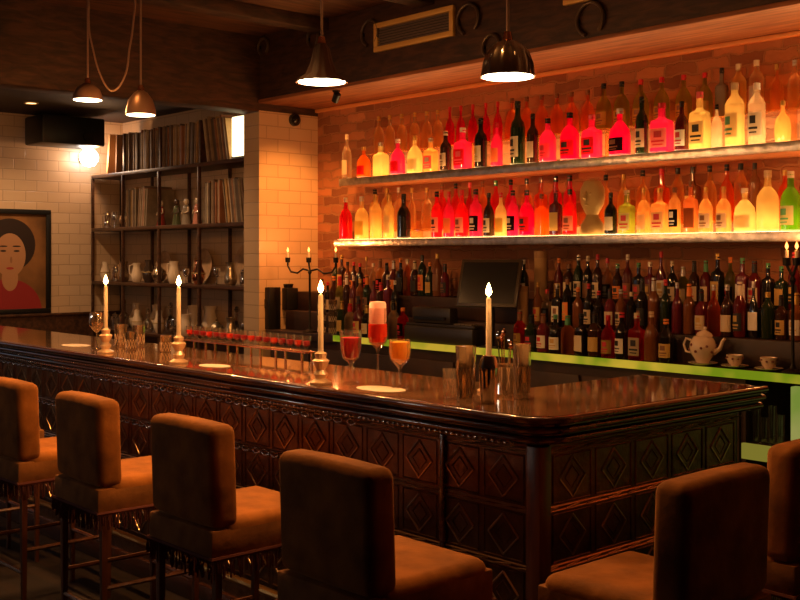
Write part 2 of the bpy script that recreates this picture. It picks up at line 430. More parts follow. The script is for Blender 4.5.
# rope-like chain of lozenges along the top of the long front
for zc, xe in ((.976, -3.3), (.779, -3.3)):
    ch = MB()
    x = -8.5; k = 0
    while x < xe:
        for sg in (1, -1):
            ch.tube([(x, FY_-.012, zc+sg*.003), (x+.018, FY_-.017, zc+sg*.011), (x+.036, FY_-.017, zc+sg*.011), (x+.054, FY_-.012, zc+sg*.003)], .0042, 5)
        k += 1; x += .066 if k % 3 else .084
    W2(ch.obj('chain_trim', M_bead, bar))
W2(MB().box(FX_-.05, FX_+.012, FY_-.012, FY_+.05, 0, 1.0, bev=.008).obj('corner_post', M_leg, bar))
for px_ in (-2.78, ):
    W2(MB().box(px_-.012, px_+.012, FY_-.018, FY_, .05, .99, bev=.004).obj('pilaster', M_mold, bar))
W2(MB().box(LEND, FX_, FY_-.02, FY_+.03, 0, .10, bev=.006).obj('kick_board', M_mold, bar))
W2(MB().box(FX_, FX_+.02, FY_, BEND, 0, .10, bev=.006).obj('kick_board', M_mold, bar))
fr = MB(); fr.tube([(-8.6, FY_-.16, .26), (-2.4, FY_-.16, .26)], .018, 10)
for i in range(7): fr.tube([(-8.2+i*.95, FY_-.16, .26), (-8.2+i*.95, FY_, .26)], .010, 8)
W2(fr.obj('foot_rail', principled('worn brass', (.55, .32, .12), rough=.3, metal=1), bar))

# ------------------------------------------------------------------ back bar counter, lit edge
CTZ = 1.0; CY0 = 5.36; CX0 = -7.66; CX1 = 1.0
bc = thing('back_bar', (CX0, CY0, 0), 'long back bar counter with a glowing green glass edge below the bottles', 'back bar')
def K(o): o.location = (-CX0, -CY0, 0); return o
K(MB().box(CX0, CX1, CY0+.02, WALLY-.005, CTZ-.04, CTZ, bev=.003).obj('counter_slab', M_darkwood, bc))
GX = xat(333, CY0)
K(MB().box(GX, CX1, CY0, CY0+.02, CTZ-.045, CTZ+.002, bev=.002).obj('glowing_edge', emitter('edge lit green glass', (.66, .44, .035), .78, var=(.20, .28, .008), vscale=4), bc))
K(MB().box(CX0, GX, CY0, CY0+.02, CTZ-.058, CTZ+.002, bev=.002).obj('dark_edge', M_darkwood, bc))
SHX = xat(741, CY0)            # where closed cabinets give way to open shelves
K(MB().box(CX0, SHX, CY0+.05, WALLY-.01, .08, CTZ-.04).obj('cabinet_body', M_darkwood, bc))
for i in range(8):
    x0 = CX0+.03+i*(SHX-CX0-.03)/8; x1 = x0+(SHX-CX0-.03)/8-.03
    d_ = K(MB().box(x0, x1, CY0+.03, CY0+.05, .14, CTZ-.12, bev=.004).obj('cabinet_door', wood('cabinet door wood', (.018, .007, .003), (.05, .02, .008), (2, 12, 2), rough=.6), bc))
    MB().lathe([(0, 0), (.012, 0), (.014, .015), (0, .02)], 10, M=Matrix.Translation((x1-.05, CY0+.03, .75)) @ Matrix.Rotation(PI/2, 4, 'X')).obj('door_knob', M_gild, d_)
K(MB().box(SHX, CX1, CY0+.03, WALLY-.01, .56, .60, bev=.003).box(SHX, CX1, CY0+.03, WALLY-.01, .10, .14).box(SHX, CX1, WALLY-.04, WALLY-.01, .1, CTZ-.04).obj('under_shelf', M_darkwood, bc))
K(MB().box(SHX, CX1, CY0+.005, CY0+.03, .52, .605, bev=.002).obj('under_shelf_edge', emitter('dim lit green glass', (.45, .38, .05), .42), bc))
px1 = xat(791, CY0)
K(MB().box(px1, px1+.055, CY0-.002, CY0+.05, .0, CTZ-.062, bev=.002).obj('glowing_post', emitter('edge lit green glass post', (.50, .50, .13), .55, var=(.30, .42, .06), vscale=5), bc))
K(MB().box(px1+.055, CX1, CY0+.012, CY0+.03, .60, CTZ-.062).obj('green_panel', emitter('backlit green pane', (.20, .28, .05), .4, var=(.42, .46, .10), vscale=9), bc))
# bottle steps on the counter
st1 = tag(MB().box(CX0+.05, CX1, 5.53, WALLY-.006, CTZ+.001, 1.16, bev=.003).obj('bottle_step', M_darkwood), 'low dark wooden step carrying the middle row of counter bottles', 'shelf riser')
st2 = tag(MB().box(CX0+.05, CX1, 5.66, WALLY-.006, 1.161, 1.32, bev=.003).obj('bottle_step', M_darkwood), 'upper dark wooden step carrying the rearmost row of counter bottles', 'shelf riser')

# ------------------------------------------------------------------ lit shelves
SY0 = 5.55
def shelf(px_left, ztop, stepz, label):
    X0 = xat(px_left, SY0)
    t = thing('lit_shelf', (X0, SY0, ztop), label, 'shelf')
    X1 = 1.4
    def L(o): o.location = (-X0, -SY0, -ztop); return o
    L(MB().box(X0, X1, SY0+.02, WALLY-.004, ztop-.055, ztop-.006, bev=.003).obj('shelf_board', wood('orange stained board', (.28, .10, .035), (.42, .17, .06), (1.5, 10, 10), rough=.5), t))
    L(MB().box(X0, X1, SY0, SY0+.02, ztop-.058, ztop-.002, bev=.004).obj('shelf_edge', M_shelfedge, t))
    L(MB().box(X0+.02, X1, SY0+.025, WALLY-.006, ztop-.006, ztop).obj('light_panel', emitter('warm lit shelf panel', (1, .52, .17), SHELF_E, var=(1, .66, .30), vscale=2), t))
    s_ = L(MB().box(X0+.005, X1, 5.76, WALLY-.006, ztop+stepz-.010, ztop+stepz).obj('raised_plate', tinted('amber acrylic', (1, .55, .22), clear=.7, gloss=.5), t))
    xx = X0+.03
    while xx < X1:
        L(MB().box(xx-.004, xx+.004, 5.77, WALLY-.01, ztop+.001, ztop+stepz-.011).obj('plate_support', tinted('amber acrylic', (1, .55, .22)), t)); xx += .62
    return X0
UZ, LZ = 2.255, 1.762
shelf(339, UZ, .205, 'upper glowing bottle shelf with grey metal edge on the brick wall')
shelf(334, LZ, .07, 'lower glowing bottle shelf with grey metal edge, just over the counter bottles')

# ------------------------------------------------------------------ bottles
TYPES = {
 # name: (profile (r, z) of radius 1 / height 1, superellipse power, depth factor, label z-range, neck radius)
 'round':  ([(0, 0), (.9, 0), (1, .03), (1, .50), (.93, .58), (.70, .66), (.36, .73), (.30, .80), (.30, .92), (.34, .93), (.34, .95), (0, .95)], 2, 1, (.10, .42), .34),
 'wine':   ([(0, 0), (.9, 0), (1, .02), (1, .58), (.85, .66), (.50, .72), (.36, .78), (.34, .93), (.40, .94), (.40, .96), (0, .96)], 2, 1, (.12, .44), .38),
 'square': ([(0, 0), (.92, 0), (1, .02), (1, .58), (.92, .64), (.45, .68), (.32, .72), (.30, .90), (.36, .91), (.36, .94), (0, .94)], 5, .8, (.10, .48), .36),
 'tall':   ([(0, 0), (.92, 0), (1, .02), (1, .66), (.80, .73), (.42, .80), (.36, .84), (.36, .94), (0, .94)], 2, 1, (.14, .52), .40),
 'flask':  ([(0, 0), (.75, 0), (.92, .05), (1, .25), (.98, .42), (.80, .58), (.40, .68), (.25, .74), (.24, .90), (.30, .91), (.30, .94), (0, .94)], 2.6, .6, (.14, .46), .30),
 'squat':  ([(0, 0), (.9, 0), (1, .04), (1, .42), (.88, .56), (.50, .68), (.26, .74), (.26, .90), (.32, .91), (.32, .93), (0, .93)], 2.6, .85, (.10, .38), .32),
}
SHAPEWORD = {'round': 'round', 'wine': 'wine-shaped', 'square': 'square', 'tall': 'tall', 'flask': 'flask-shaped', 'squat': 'squat'}
BM = {}
for k, (pf, p, fy, lz, nr) in TYPES.items():
    a = MB().lathe(pf, 20, p, fy=fy).mesh('body'); a.materials.append(None)
    c = MB().lathe([(0, .885), (nr*1.02, .885), (nr*1.02, .995), (nr*.9, 1), (0, 1)], 12).mesh('cap'); c.materials.append(None)
    fo = MB().lathe([(nr*1.0, .78 if k != 'wine' else .74), (nr*1.12, .78 if k != 'wine' else .74), (nr*1.12, .885), (nr*1.0, .885)], 12).mesh('foil'); fo.materials.append(None)
    # label: patch facing -Y following the body
    bm = bmesh.new(); N = 10; rows = []
    for z in lz:
        r_ = 1.015; row = []
        for i in range(N+1):
            an = -PI/2 + (i/N-.5)*2*math.radians(62 if p < 4 else 44)
            cc, q = math.cos(an), math.sin(an); kk = (abs(cc)**p+abs(q)**p)**(-1/p)
            row.append(bm.verts.new((r_*kk*cc, (r_*kk*q*fy)-.004, z)))
        rows.append(row)
    for i in range(N): bm.faces.new((rows[0][i], rows[0][i+1], rows[1][i+1], rows[1][i]))
    mb = MB(); mb.bm.free(); mb.bm = bm; l = mb.mesh('paper_label'); l.materials.append(None)
    # a printed block or band on the label
    bm = bmesh.new(); z0, z1 = lz; h = z1-z0
    def patch(a0, a1, za, zb, N=5):
        rws = []
        for z in (za, zb):
            row = []
            for i in range(N+1):
                an = -PI/2+math.radians(a0+(a1-a0)*i/N); cc, q = math.cos(an), math.sin(an); kk = (abs(cc)**p+abs(q)**p)**(-1/p)
                row.append(bm.verts.new((1.03*kk*cc, 1.03*kk*q*fy-.006, z)))
            rws.append(row)
        for i in range(N): bm.faces.new((rws[0][i], rws[0][i+1], rws[1][i+1], rws[1][i]))
    patch(-22, 22, z0+h*.52, z0+h*.86); patch(-34, 34, z0+h*.28, z0+h*.38); patch(-28, 28, z0+h*.12, z0+h*.18)
    mb = MB(); mb.bm.free(); mb.bm = bm; pr = mb.mesh('label_print'); pr.materials.append(None)
    BM[k] = (a, c, fo, l, pr)

LIQ = {  # name -> (colour, clear share)
 'pink': ((1, .12, .30), .30), 'magenta': ((1, .03, .22), .28), 'red': ((1, .07, .10), .30), 'orange': ((1, .30, .05), .35),
 'amber': ((1, .66, .30), .50), 'yellow': ((1, .80, .40), .42), 'clear': ((1, .84, .62), .68), 'green': ((.35, .60, .06), .35),
 'pale': ((1, .80, .42), .35), 'olive': ((.62, .62, .16), .45), 'copper': ((1, .50, .22), .55),
}
DARK = {'black': (.010, .007, .005), 'dark-green': (.012, .022, .006), 'dark-brown': (.035, .012, .005), 'dark-red': (.09, .008, .008),
        'brown': (.16, .05, .014), 'tan': (.42, .26, .12), 'grey': (.16, .13, .10), 'maroon': (.12, .012, .02)}
CAPC = {'black': (.010, .008, .007), 'cream': (.62, .48, .30), 'red': (.55, .02, .03), 'gold': (.55, .33, .08), 'white': (.75, .66, .54), 'orange': (.8, .22, .03), 'green': (.08, .28, .12), 'silver': (.5, .46, .42), 'brown': (.20, .08, .03), 'pink': (.75, .12, .16)}
def liqmat(c):
    if c in LIQ: return tinted('liquor '+c, LIQ[c][0], clear=LIQ[c][1])
    return principled('bottle '+c, DARK[c], rough=.12, coat=.6)
def capmat(c): return principled('cap '+c, CAPC[c], rough=.35, metal=.6 if c in ('gold', 'silver') else 0)
def labmat(c): return principled('label '+c, CAPC[c], rough=.55)
PAP = {}
def paper(c):
    if c not in PAP: PAP[c] = liquid('thin paper '+c, CAPC[c])
    return PAP[c]
def bottle(typ, col, cap, lab, X, Y, Z, r, h, label, group, foil=False, prnt=None, rz=None):
    root = thing('bottle', (X, Y, Z+.001), label, 'bottle', 0, group)
    root.scale = (r, r, h)
    a, c, fo, l, pr = BM[typ]
    body = inst('body', a, liqmat(col), root)
    cp = inst('cap', c, capmat(cap), root)
    if foil: inst('foil', fo, capmat(foil), root)
    if lab:
        lm = paper(lab) if col in LIQ else labmat(lab)
        lb = inst('paper_label', l, lm, root)
        if prnt: inst('label_print', pr, labmat(prnt), lb)
    root.rotation_euler = (0, 0, random.uniform(-.35, .05) if rz is None else rz)
    return root
def row(spec, Y, Z, place, group, lim_r=.07):
    spec = sorted(spec, key=lambda s: s[0])
    for i, s in enumerate(spec):
        hmax = .345 if Z < 2 else .5
        px, w, h, typ, col, cap, lab = s[:7]
        prnt = s[7] if len(s) > 7 else None
        d = dep(px, Y); r = min(w*d/2/FPX, lim_r); hh = min(h*d/FPX, hmax)
        fy = TYPES[typ][2]
        lbl = f"{col} {SHAPEWORD[typ]} bottle with {cap} cap, {ordinal(i+1)} from the pillar, {place}"
        bottle(typ, col, cap, lab, xat(px, Y), Y, Z, r, hh, lbl, group, prnt=prnt, rz=random.uniform(-.1, .1) if typ in ('flask', 'square') else None)

UF = [(347, 10, 45, 'round', 'clear', 'cream', 'cream'), (364, 15, 31, 'squat', 'orange', 'gold', 'red'), (381, 15, 34, 'square', 'yellow', 'silver', None),
 (398, 16, 36, 'squat', 'pink', 'white', 'red'), (415, 16, 38, 'squat', 'yellow', 'gold', 'cream'), (431, 14, 34, 'square', 'amber', 'silver', 'pink', 'cream'),
 (446, 12, 40, 'wine', 'dark-brown', 'cream', 'cream', 'brown'), (463, 17, 42, 'square', 'pink', 'white', 'red', 'pink'), (481, 13, 50, 'wine', 'black', 'black', 'cream', 'gold'),
 (497, 12, 44, 'round', 'pink', 'red', 'gold'), (518, 15, 64, 'wine', 'dark-green', 'black', 'cream', 'black'), (533, 12, 50, 'wine', 'dark-brown', 'black', 'cream'),
 (548, 17, 44, 'round', 'pink', 'black', 'pink', 'red'), (570, 19, 48, 'round', 'magenta', 'black', 'red', 'black'), (592, 19, 44, 'square', 'pink', 'pink', 'red', 'black'),
 (620, 26, 48, 'squat', 'magenta', 'silver', 'black', 'brown'), (642, 13, 58, 'wine', 'dark-green', 'black', 'cream', 'black'), (662, 21, 50, 'square', 'pink', 'red', 'cream', 'red'),
 (682, 14, 50, 'round', 'dark-red', 'black', 'white', 'red'), (700, 19, 58, 'square', 'yellow', 'pink', 'cream', 'black'), (717, 11, 44, 'round', 'clear', 'black', None), (735, 19, 64, 'tall', 'pale', 'cream', 'cream', 'green'),
 (757, 17, 62, 'tall', 'clear', 'white', 'grey' if False else 'silver', 'black'), (783, 17, 42, 'flask', 'amber', 'gold', None)]
row(UF, 5.645, UZ, 'upper shelf front row', 'bottles in the front row of the upper shelf')
UB = []
for px in (379, 390, 402, 415, 427, 438): UB.append((px, 11, 38, 'round', 'clear', 'gold', None))
for px in (450, 461, 473, 486, 498): UB.append((px, 11, 40, 'flask', 'magenta', 'red', None))
for px in (512, 527, 542, 557, 572, 588): UB.append((px, 14, 42, 'squat', 'copper', 'brown', None))
for px in (604, 622, 641, 662, 684, 705): UB.append((px, 16, 47, 'squat', 'olive', 'red' if px > 640 else 'black', 'gold', 'brown'))
UB += [(722, 12, 50, 'square', 'grey', 'black', None), (739, 15, 52, 'tall', 'yellow', 'cream', None), (757, 15, 54, 'tall', 'clear', 'cream', 'silver'), (777, 14, 48, 'flask', 'amber', 'gold', None), (795, 14, 50, 'round', 'clear', 'silver', None)]
row(UB, 5.85, UZ+.205, 'upper shelf back row', 'bottles on the raised step of the upper shelf')
LF = [(346, 13, 50, 'round', 'red', 'cream', None), (362, 14, 46, 'round', 'yellow', 'silver', 'gold'), (376, 12, 48, 'tall', 'yellow', 'gold', None), (389, 11, 46, 'tall', 'yellow', 'gold', 'cream'),
 (404, 14, 48, 'round', 'black', 'black', None), (437, 11, 54, 'wine', 'red', 'black', 'cream', 'black'), (449, 11, 46, 'round', 'pink', 'red', 'gold'), (462, 13, 48, 'round', 'red', 'red', 'cream', 'brown'),
 (476, 13, 48, 'wine', 'pink', 'black', 'black', 'white'), (489, 11, 44, 'round', 'dark-brown', 'black', 'cream', 'black'), (501, 12, 44, 'round', 'pale', 'red', 'gold'), (513, 12, 46, 'wine', 'pink', 'black', 'black', 'cream'),
 (527, 15, 46, 'round', 'magenta', 'black', 'red', 'black'), (542, 13, 42, 'square', 'orange', 'brown', None), (556, 12, 48, 'square', 'dark-red', 'red', 'gold'), (570, 14, 46, 'round', 'red', 'black', 'cream', 'brown'),
 (611, 13, 42, 'round', 'black', 'black', 'cream'), (627, 15, 44, 'square', 'olive', 'cream', 'cream', 'red'), (644, 14, 46, 'round', 'amber', 'gold', 'cream'), (660, 16, 46, 'square', 'amber', 'gold', 'cream', 'red'),
 (675, 12, 46, 'tall', 'amber', 'brown', 'black', 'white'), (691, 13, 52, 'square', 'copper', 'brown', 'brown'), (706, 14, 46, 'round', 'amber', 'gold', 'silver', 'brown'), (724, 15, 46, 'round', 'amber', 'gold', 'silver', 'brown'),
 (745, 21, 44, 'squat', 'pale', 'white', 'cream'), (768, 22, 64, 'round', 'yellow', 'cream', None), (791, 20, 60, 'round', 'green', 'cream', 'cream', 'green')]
row(LF, 5.645, LZ, 'lower shelf front row', 'bottles in the front row of the lower shelf')
LB = [(375, 12, 48, 'round', 'yellow', 'black', None), (387, 11, 44, 'tall', 'yellow', 'gold', None), (399, 11, 44, 'round', 'clear', 'silver', None), (412, 11, 42, 'flask', 'clear', 'gold', None), (427, 11, 42, 'round', 'clear', 'gold', None),
 (442, 11, 48, 'round', 'red', 'brown', None), (456, 11, 50, 'round', 'red', 'black', None), (470, 11, 48, 'flask', 'red', 'pink', None), (483, 11, 48, 'round', 'copper', 'brown', None), (496, 12, 50, 'round', 'red', 'green', None), (511, 12, 54, 'round', 'magenta', 'black', None),
 (527, 12, 50, 'round', 'copper', 'black', None), (541, 12, 50, 'square', 'orange', 'brown', None), (556, 13, 58, 'wine', 'red', 'black', None), (570, 13, 58, 'wine', 'magenta', 'black', None), (606, 13, 50, 'round', 'amber', 'black', None), (624, 13, 50, 'round', 'yellow', 'gold', None),
 (643, 14, 54, 'round', 'amber', 'black', None), (662, 14, 58, 'square', 'orange', 'red', None), (678, 12, 60, 'tall', 'amber', 'black', None), (693, 14, 66, 'square', 'brown', 'black', 'gold'), (710, 14, 62, 'round', 'amber', 'black', None), (727, 14, 62, 'round', 'orange', 'black', None), (741, 13, 62, 'tall', 'amber', 'black', None), (755, 11, 58, 'tall', 'brown', 'black', None), (785, 14, 50, 'round', 'orange', 'gold', None)]
row(LB, 5.85, LZ+.07, 'lower shelf back row', 'bottles on the low step of the lower shelf')

# pale carved head on the lower shelf
gx = xat(591, 5.64)
GH = .92
head = thing('carved_head', (gx, 5.655, LZ+.001), 'pale gilt carved head on shoulders standing among the lower shelf bottles', 'figurine')
head.scale = (GH, GH, 1)
hm = MB(); hm.lathe([(0, 0), (.095, 0), (.098, .02), (.085, .07), (.055, .11), (.045, .13), (.06, .155), (.088, .20), (.098, .25), (.092, .30), (.065, .345), (.03, .36), (0, .365)], 24, fy=.8)
for v in hm.bm.verts:   # flatten the face a little and draw out brow, nose and chin
    if v.co.y < 0 and v.co.z > .14:
        v.co.y *= .9
hm.obj('bust', M_gild, head)
fm = MB(); fm.tube([(0, -.068, .28), (0, -.092, .235), (0, -.078, .225)], [.008, .013, .006], 8)
fm.obj('nose', M_gild, head)
for s in (-1, 1):
    bead_m = MB(); bead(bead_m, s*.035, -.066, .265, .016, .008, .009); bead_m.obj('eye', M_gild, head)
    em = MB(); bead(em, s*.094, .0, .25, .010, .016, .028); em.obj('ear', M_gild, head)
mm = MB(); bead(mm, 0, -.070, .195, .026, .008, .007); mm.obj('mouth', M_gild, head)

# counter bottles, three rows
def counter_row(Y, Z, pxs, place, group, dark=.85, hr=(.24, .335), rr=(.033, .038)):
    for i, px in enumerate(pxs):
        X = xat(px, Y)
        u = random.random()
        if u < dark: col = random.choice(['black', 'dark-green', 'dark-brown', 'dark-red', 'black', 'dark-brown', 'maroon', 'brown'])
        else: col = random.choice(['amber', 'copper', 'orange', 'red', 'olive', 'clear'])
        typ = random.choice(['wine', 'wine', 'round', 'round', 'tall', 'square', 'flask'])
        cap = random.choice(['black', 'red', 'cream', 'gold', 'silver', 'orange', 'black', 'white', 'green', 'brown', 'red'])
        lab = random.choice(['cream', 'gold', 'white', 'orange', 'cream', None, None, 'black', 'brown', 'gold', None])
        prn = random.choice(['black', 'red', 'brown', 'gold', None]) if lab else None
        foil = cap if (typ == 'wine' and random.random() < .8) else False
        bottle(typ, col, cap, lab, X, Y, Z, random.uniform(*rr), random.uniform(*hr),
               f"{col} {SHAPEWORD[typ]} bottle with {cap} cap, {ordinal(i+1)} from the pillar, {place}", group, foil=foil, prnt=prn)
def pxrange(a, b, Y, dx, skip=()):
    out = []; X = xat(a, Y); Xe = xat(b, Y)
    while X < Xe:
        v = Vector((X, Y)); px = 400+FPX*v.dot(RT)/v.dot(FW)
        if not any(s0 < px < s1 for s0, s1 in skip): out.append(px)
        X += dx+random.uniform(-.003, .006)
    return out
counter_row(5.73, 1.32, pxrange(336, 815, 5.73, .080, [(446, 511), (528, 551)]), 'counter rear row', 'bottles on the upper counter step')
counter_row(5.60, 1.16, pxrange(322, 815, 5.60, .083, [(398, 532)]), 'counter middle row', 'bottles on the low counter step')
A = pxrange(520, 678, 5.435, .103)
counter_row(5.435, 1.0, pxrange(342, 404, 5.435, .100)+A, 'counter front row', 'bottles in front on the lit counter', dark=.6, hr=(.24, .30), rr=(.041, .046))

# tan gift tubes among the bottles
for px, h, w, nm in ((538, .34, .05, 'tall tan cardboard gift tube behind the counter bottles'), (531, .26, .042, 'short tan cardboard gift tube beside the taller one'), ):
    Y = 5.72 if px == 538 else 5.575; Z = 1.32 if px == 538 else 1.16
    g = thing('gift_tube', (xat(px+(3 if px == 538 else -8), Y), Y, Z+.001), nm, 'gift tube', group='cardboard gift tubes')
    MB().lathe([(0, 0), (w*.9, 0), (w*.9, h*.86), (0, h*.86)], 20).obj('tube', principled('tan card', (.45, .27, .12), rough=.7), g)
    MB().lathe([(0, h*.862), (w*.93, h*.862), (w*.93, h), (0, h)], 20).obj('lid', principled('tan card lid', (.36, .20, .09), rough=.7), g)

# ------------------------------------------------------------------ till and screen on the counter
till = thing('cash_register', (-5.57, 5.40, CTZ+.001), 'dark cash register with paper slot on the counter beneath the tilted screen', 'cash register')
MB().box(-.36, .34, -.02, .08, 0, .12, bev=.01).box(-.36, .34, -.0, .095, .12, .14, bev=.004).obj('cash_drawer', principled('dark grey plastic', (.03, .024, .018), rough=.35), till)
MB().box(-.30, .10, 0.0, .09, .141, .26, bev=.02).obj('printer', principled('dark grey plastic', (.03, .024, .018)), till)
MB().box(-.26, .06, -.012, .0, .17, .19).obj('paper_slot', M_black, till)
kp = MB()
for i in range(5):
    for j in range(3): kp.box(.13+i*.036, .158+i*.036, .01+j*.026, .03+j*.026, .141, .15)
kp.obj('keys', principled('grey keys', (.16, .13, .10), rough=.5), till)
scr = thing('touch_screen', (xat(478, 5.30), 5.43, CTZ+.001), 'black tilted touch screen on a stand behind the tall candle', 'monitor')
scr.rotation_euler = (0, 0, .3)
Rt = Matrix.Translation((0, -.03, .44)) @ Matrix.Rotation(math.radians(-18), 4, 'X')
MB().box(-.23, .23, -.012, .012, -.17, .17, bev=.01, M=Rt).obj('screen_housing', principled('dark screen frame', (.05, .035, .022), rough=.3), scr)
MB().box(-.205, .205, -.016, -.0125, -.145, .145, M=Rt).obj('screen', M_blackgl, scr)
MB().tube([(0, .01, .002), (0, .02, .2), (0, .0, .40)], .02, 8).obj('stand', M_black, scr)
MB().box(-.07, .07, -.05, .045, 0, .015, bev=.005).obj('base', M_black, scr)

# black boxes by the pillar
b1 = thing('loudspeaker', (xat(276, 5.5), 5.44, CTZ+.001), 'black upright box speaker on the counter against the tiled pillar', 'speaker')
MB().box(-.075, .075, -.06, .06, 0, .36, bev=.006).obj('cabinet', M_black, b1); MB().lathe([(0, 0), (.035, 0), (.04, .006), (0, .006)], 16, M=Matrix.Translation((0, -.06, .22)) @ Matrix.Rotation(PI/2, 4, 'X')).obj('speaker_cone', principled('dark cone', (.03, .025, .02)), b1)
b2 = thing('coffee_grinder', (xat(291, 5.65), 5.62, CTZ+.162), 'black box appliance beside the upright speaker by the pillar', 'appliance')
MB().box(-.07, .07, -.06, .06, 0, .19, bev=.008).obj('housing', M_black, b2); MB().lathe([(0, .191), (.04, .191), (.05, .22), (.045, .225), (0, .225)], 14).obj('hopper', M_blackgl, b2)

# ------------------------------------------------------------------ candelabras
def candelabra(px, Y, Z, arms, flz, label, cw=.009):
    X = xat(px, Y)
    t = thing('candelabra', (X, Y, Z+.001), label, 'candelabra')
    h = flz-Z
    MB().lathe([(0, 0), (.06, 0), (.06, .01), (.02, .025), (.009, .05), (.009, h-.20), (.018, h-.18), (.009, h-.16), (0, h-.15)], 12).obj('stem', M_iron, t)
    for dx in arms:
        a = MB()
        a.tube([(0, 0, h-.17), (dx*.3, 0, h-.155), (dx*.55, 0, h-.19), (dx*.85, 0, h-.18), (dx, 0, h-.13), (dx, 0, h-.10)] if abs(dx) > .05 else [(0, 0, h-.16), (dx, 0, h-.10)], .008, 8)
        ao = a.obj('arm', M_iron, t)
        MB().lathe([(0, h-.105), (.02, h-.10), (.022, h-.06), (0, h-.06)], 12, ox=dx).obj('candle_cup', M_iron, ao)
        MB().lathe([(0, h-.06), (cw, h-.06), (cw, h-.02), (0, h-.018)], 10, ox=dx).obj('candle', M_wax, t)
        MB().lathe([(0, h-.017), (.008, h-.006), (.009, h+.004), (.004, h+.018), (0, h+.028)], 8, ox=dx).obj('flame', M_flame_o, t)
        l = lamp(t, (dx, -.0, h+.05), 2.5, (1, .35, .10), .02)
    return t
cXl = [(xat(p, 5.44)-xat(310, 5.44)) for p in (288, 309, 336)]
candelabra(310, 5.44, CTZ, cXl, 1.675, 'black iron candelabra with three lit flames in front of the tiled pillar')
cXr = [(xat(p, 5.43)-xat(793, 5.43)) for p in (787, 797)]
candelabra(793, 5.43, CTZ, cXr, 1.675, 'black iron candelabra with twin reddish flames past the teacups')

# ------------------------------------------------------------------ china on the counter
def cup_saucer(px, label):
    Y = 5.44; X = xat(px, Y)
    s_ = tag(MB().lathe([(0, 0), (.03, 0), (.045, .006), (.075, .013), (.077, .016), (.04, .009), (0, .008)], 24).obj('saucer', M_cerm), 'cream saucer '+label, 'saucer', 'china saucers'); s_.location = (X, Y, CTZ+.003)
    c = thing('teacup', (X, Y, CTZ+.014), 'cream floral teacup '+label, 'teacup', rz=-.6, group='floral teacups')
    MB().lathe([(0, 0), (.022, 0), (.024, .006), (.036, .018), (.044, .045), (.048, .062), (.045, .062), (.040, .045), (.03, .016), (0, .012)], 24).obj('bowl', M_cerm, c)
    MB().tube([(-.044, 0, .050), (-.062, 0, .052), (-.070, 0, .038), (-.060, 0, .022), (-.040, 0, .020)], .0045, 8).obj('handle', M_cerm, c)
    pm = MB()
    for k in range(9):
        a = 2*PI*k/9; bead(pm, .0445*math.cos(a), .0445*math.sin(a), .042+.008*(k % 2), .007, .007, .006)
    pm.obj('painted_flowers', principled('dark painted flowers', (.20, .05, .04), rough=.3), c)
cup_saucer(735, 'next to the floral teapot'); cup_saucer(769, 'farther from the teapot, beside the candelabra')
tp = thing('teapot', (xat(703, 5.435), 5.435, CTZ+.018), 'cream floral china teapot with a tilted lid, standing on a saucer', 'teapot', rz=.2)
so = tag(MB().lathe([(0, 0), (.04, 0), (.055, .006), (.083, .015), (.085, .018), (.05, .010), (0, .009)], 24).obj('saucer', M_cerm), 'wide cream saucer under the floral teapot', 'saucer', 'china saucers'); so.location = (xat(703, 5.435), 5.435, CTZ+.003)
MB().lathe([(0, 0), (.035, 0), (.038, .008), (.045, .02), (.068, .055), (.075, .09), (.068, .125), (.05, .15), (.045, .152), (0, .152)], 24).obj('body', M_cerm, tp)
MB().lathe([(0, .153), (.048, .153), (.040, .17), (.02, .182), (.008, .187), (.012, .197), (.010, .205), (0, .208)], 20, M=Matrix.Rotation(.06, 4, 'Y')).obj('lid', M_cerm, tp)
MB().tube([(.062, 0, .06), (.10, 0, .085), (.115, 0, .125), (.128, 0, .145)], [.018, .013, .010, .008], 10).obj('spout', M_cerm, tp)
MB().tube([(-.066, 0, .125), (-.10, 0, .135), (-.113, 0, .10), (-.10, 0, .06), (-.066, 0, .055)], .007, 8).obj('handle', M_cerm, tp)
pm = MB()
for k in range(14):
    a = 2*PI*k/14; bead(pm, .072*math.cos(a), .072*math.sin(a), .085+.02*math.sin(k*2.3), .009, .009, .009)
pm.obj('painted_flowers', principled('dark painted flowers', (.2, .05, .04)), tp)

# ------------------------------------------------------------------ drinking glasses
def tumbler(X, Y, Z, r, h, label, cat='glass', mat=None, drink=None, group=None, facets=True, name='tumbler'):
    t = thing(name, (X, Y, Z+.001), label, cat, group=group)
    mb = MB(); mb.lathe([(0, 0), (r*.86, 0), (r*.88, .004), (r, h), (r*.94, h), (r*.82, .014), (0, .012)], 16 if facets else 24)
    mb.obj('glass_wall', mat or M_glass, t, smooth=not facets)
    if drink: MB().lathe([(0, .013), (r*.80, .015), (r*.86, h*drink[1]), (0, h*drink[1])], 16).obj('drink', drink[0], t)
    if facets:
        cm = MB()
        for k in range(12):
            a = 2*PI*k/12; a2 = 2*PI*(k+1)/12
            cm.tube([(r*.92*math.cos(a), r*.92*math.sin(a), h*.1), (r*.98*math.cos(a2), r*.98*math.sin(a2), h*.6)], r*.03, 4)
            cm.tube([(r*.92*math.cos(a2), r*.92*math.sin(a2), h*.1), (r*.98*math.cos(a), r*.98*math.sin(a), h*.6)], r*.03, 4)
        cm.obj('cut_pattern', M_glint, t)
    return t
BT = 1.10
def bar_spot(px, py):
    d = (CAM_H-BT)*FPX/(py-257); v = ray(px)*d; return v.x, v.y

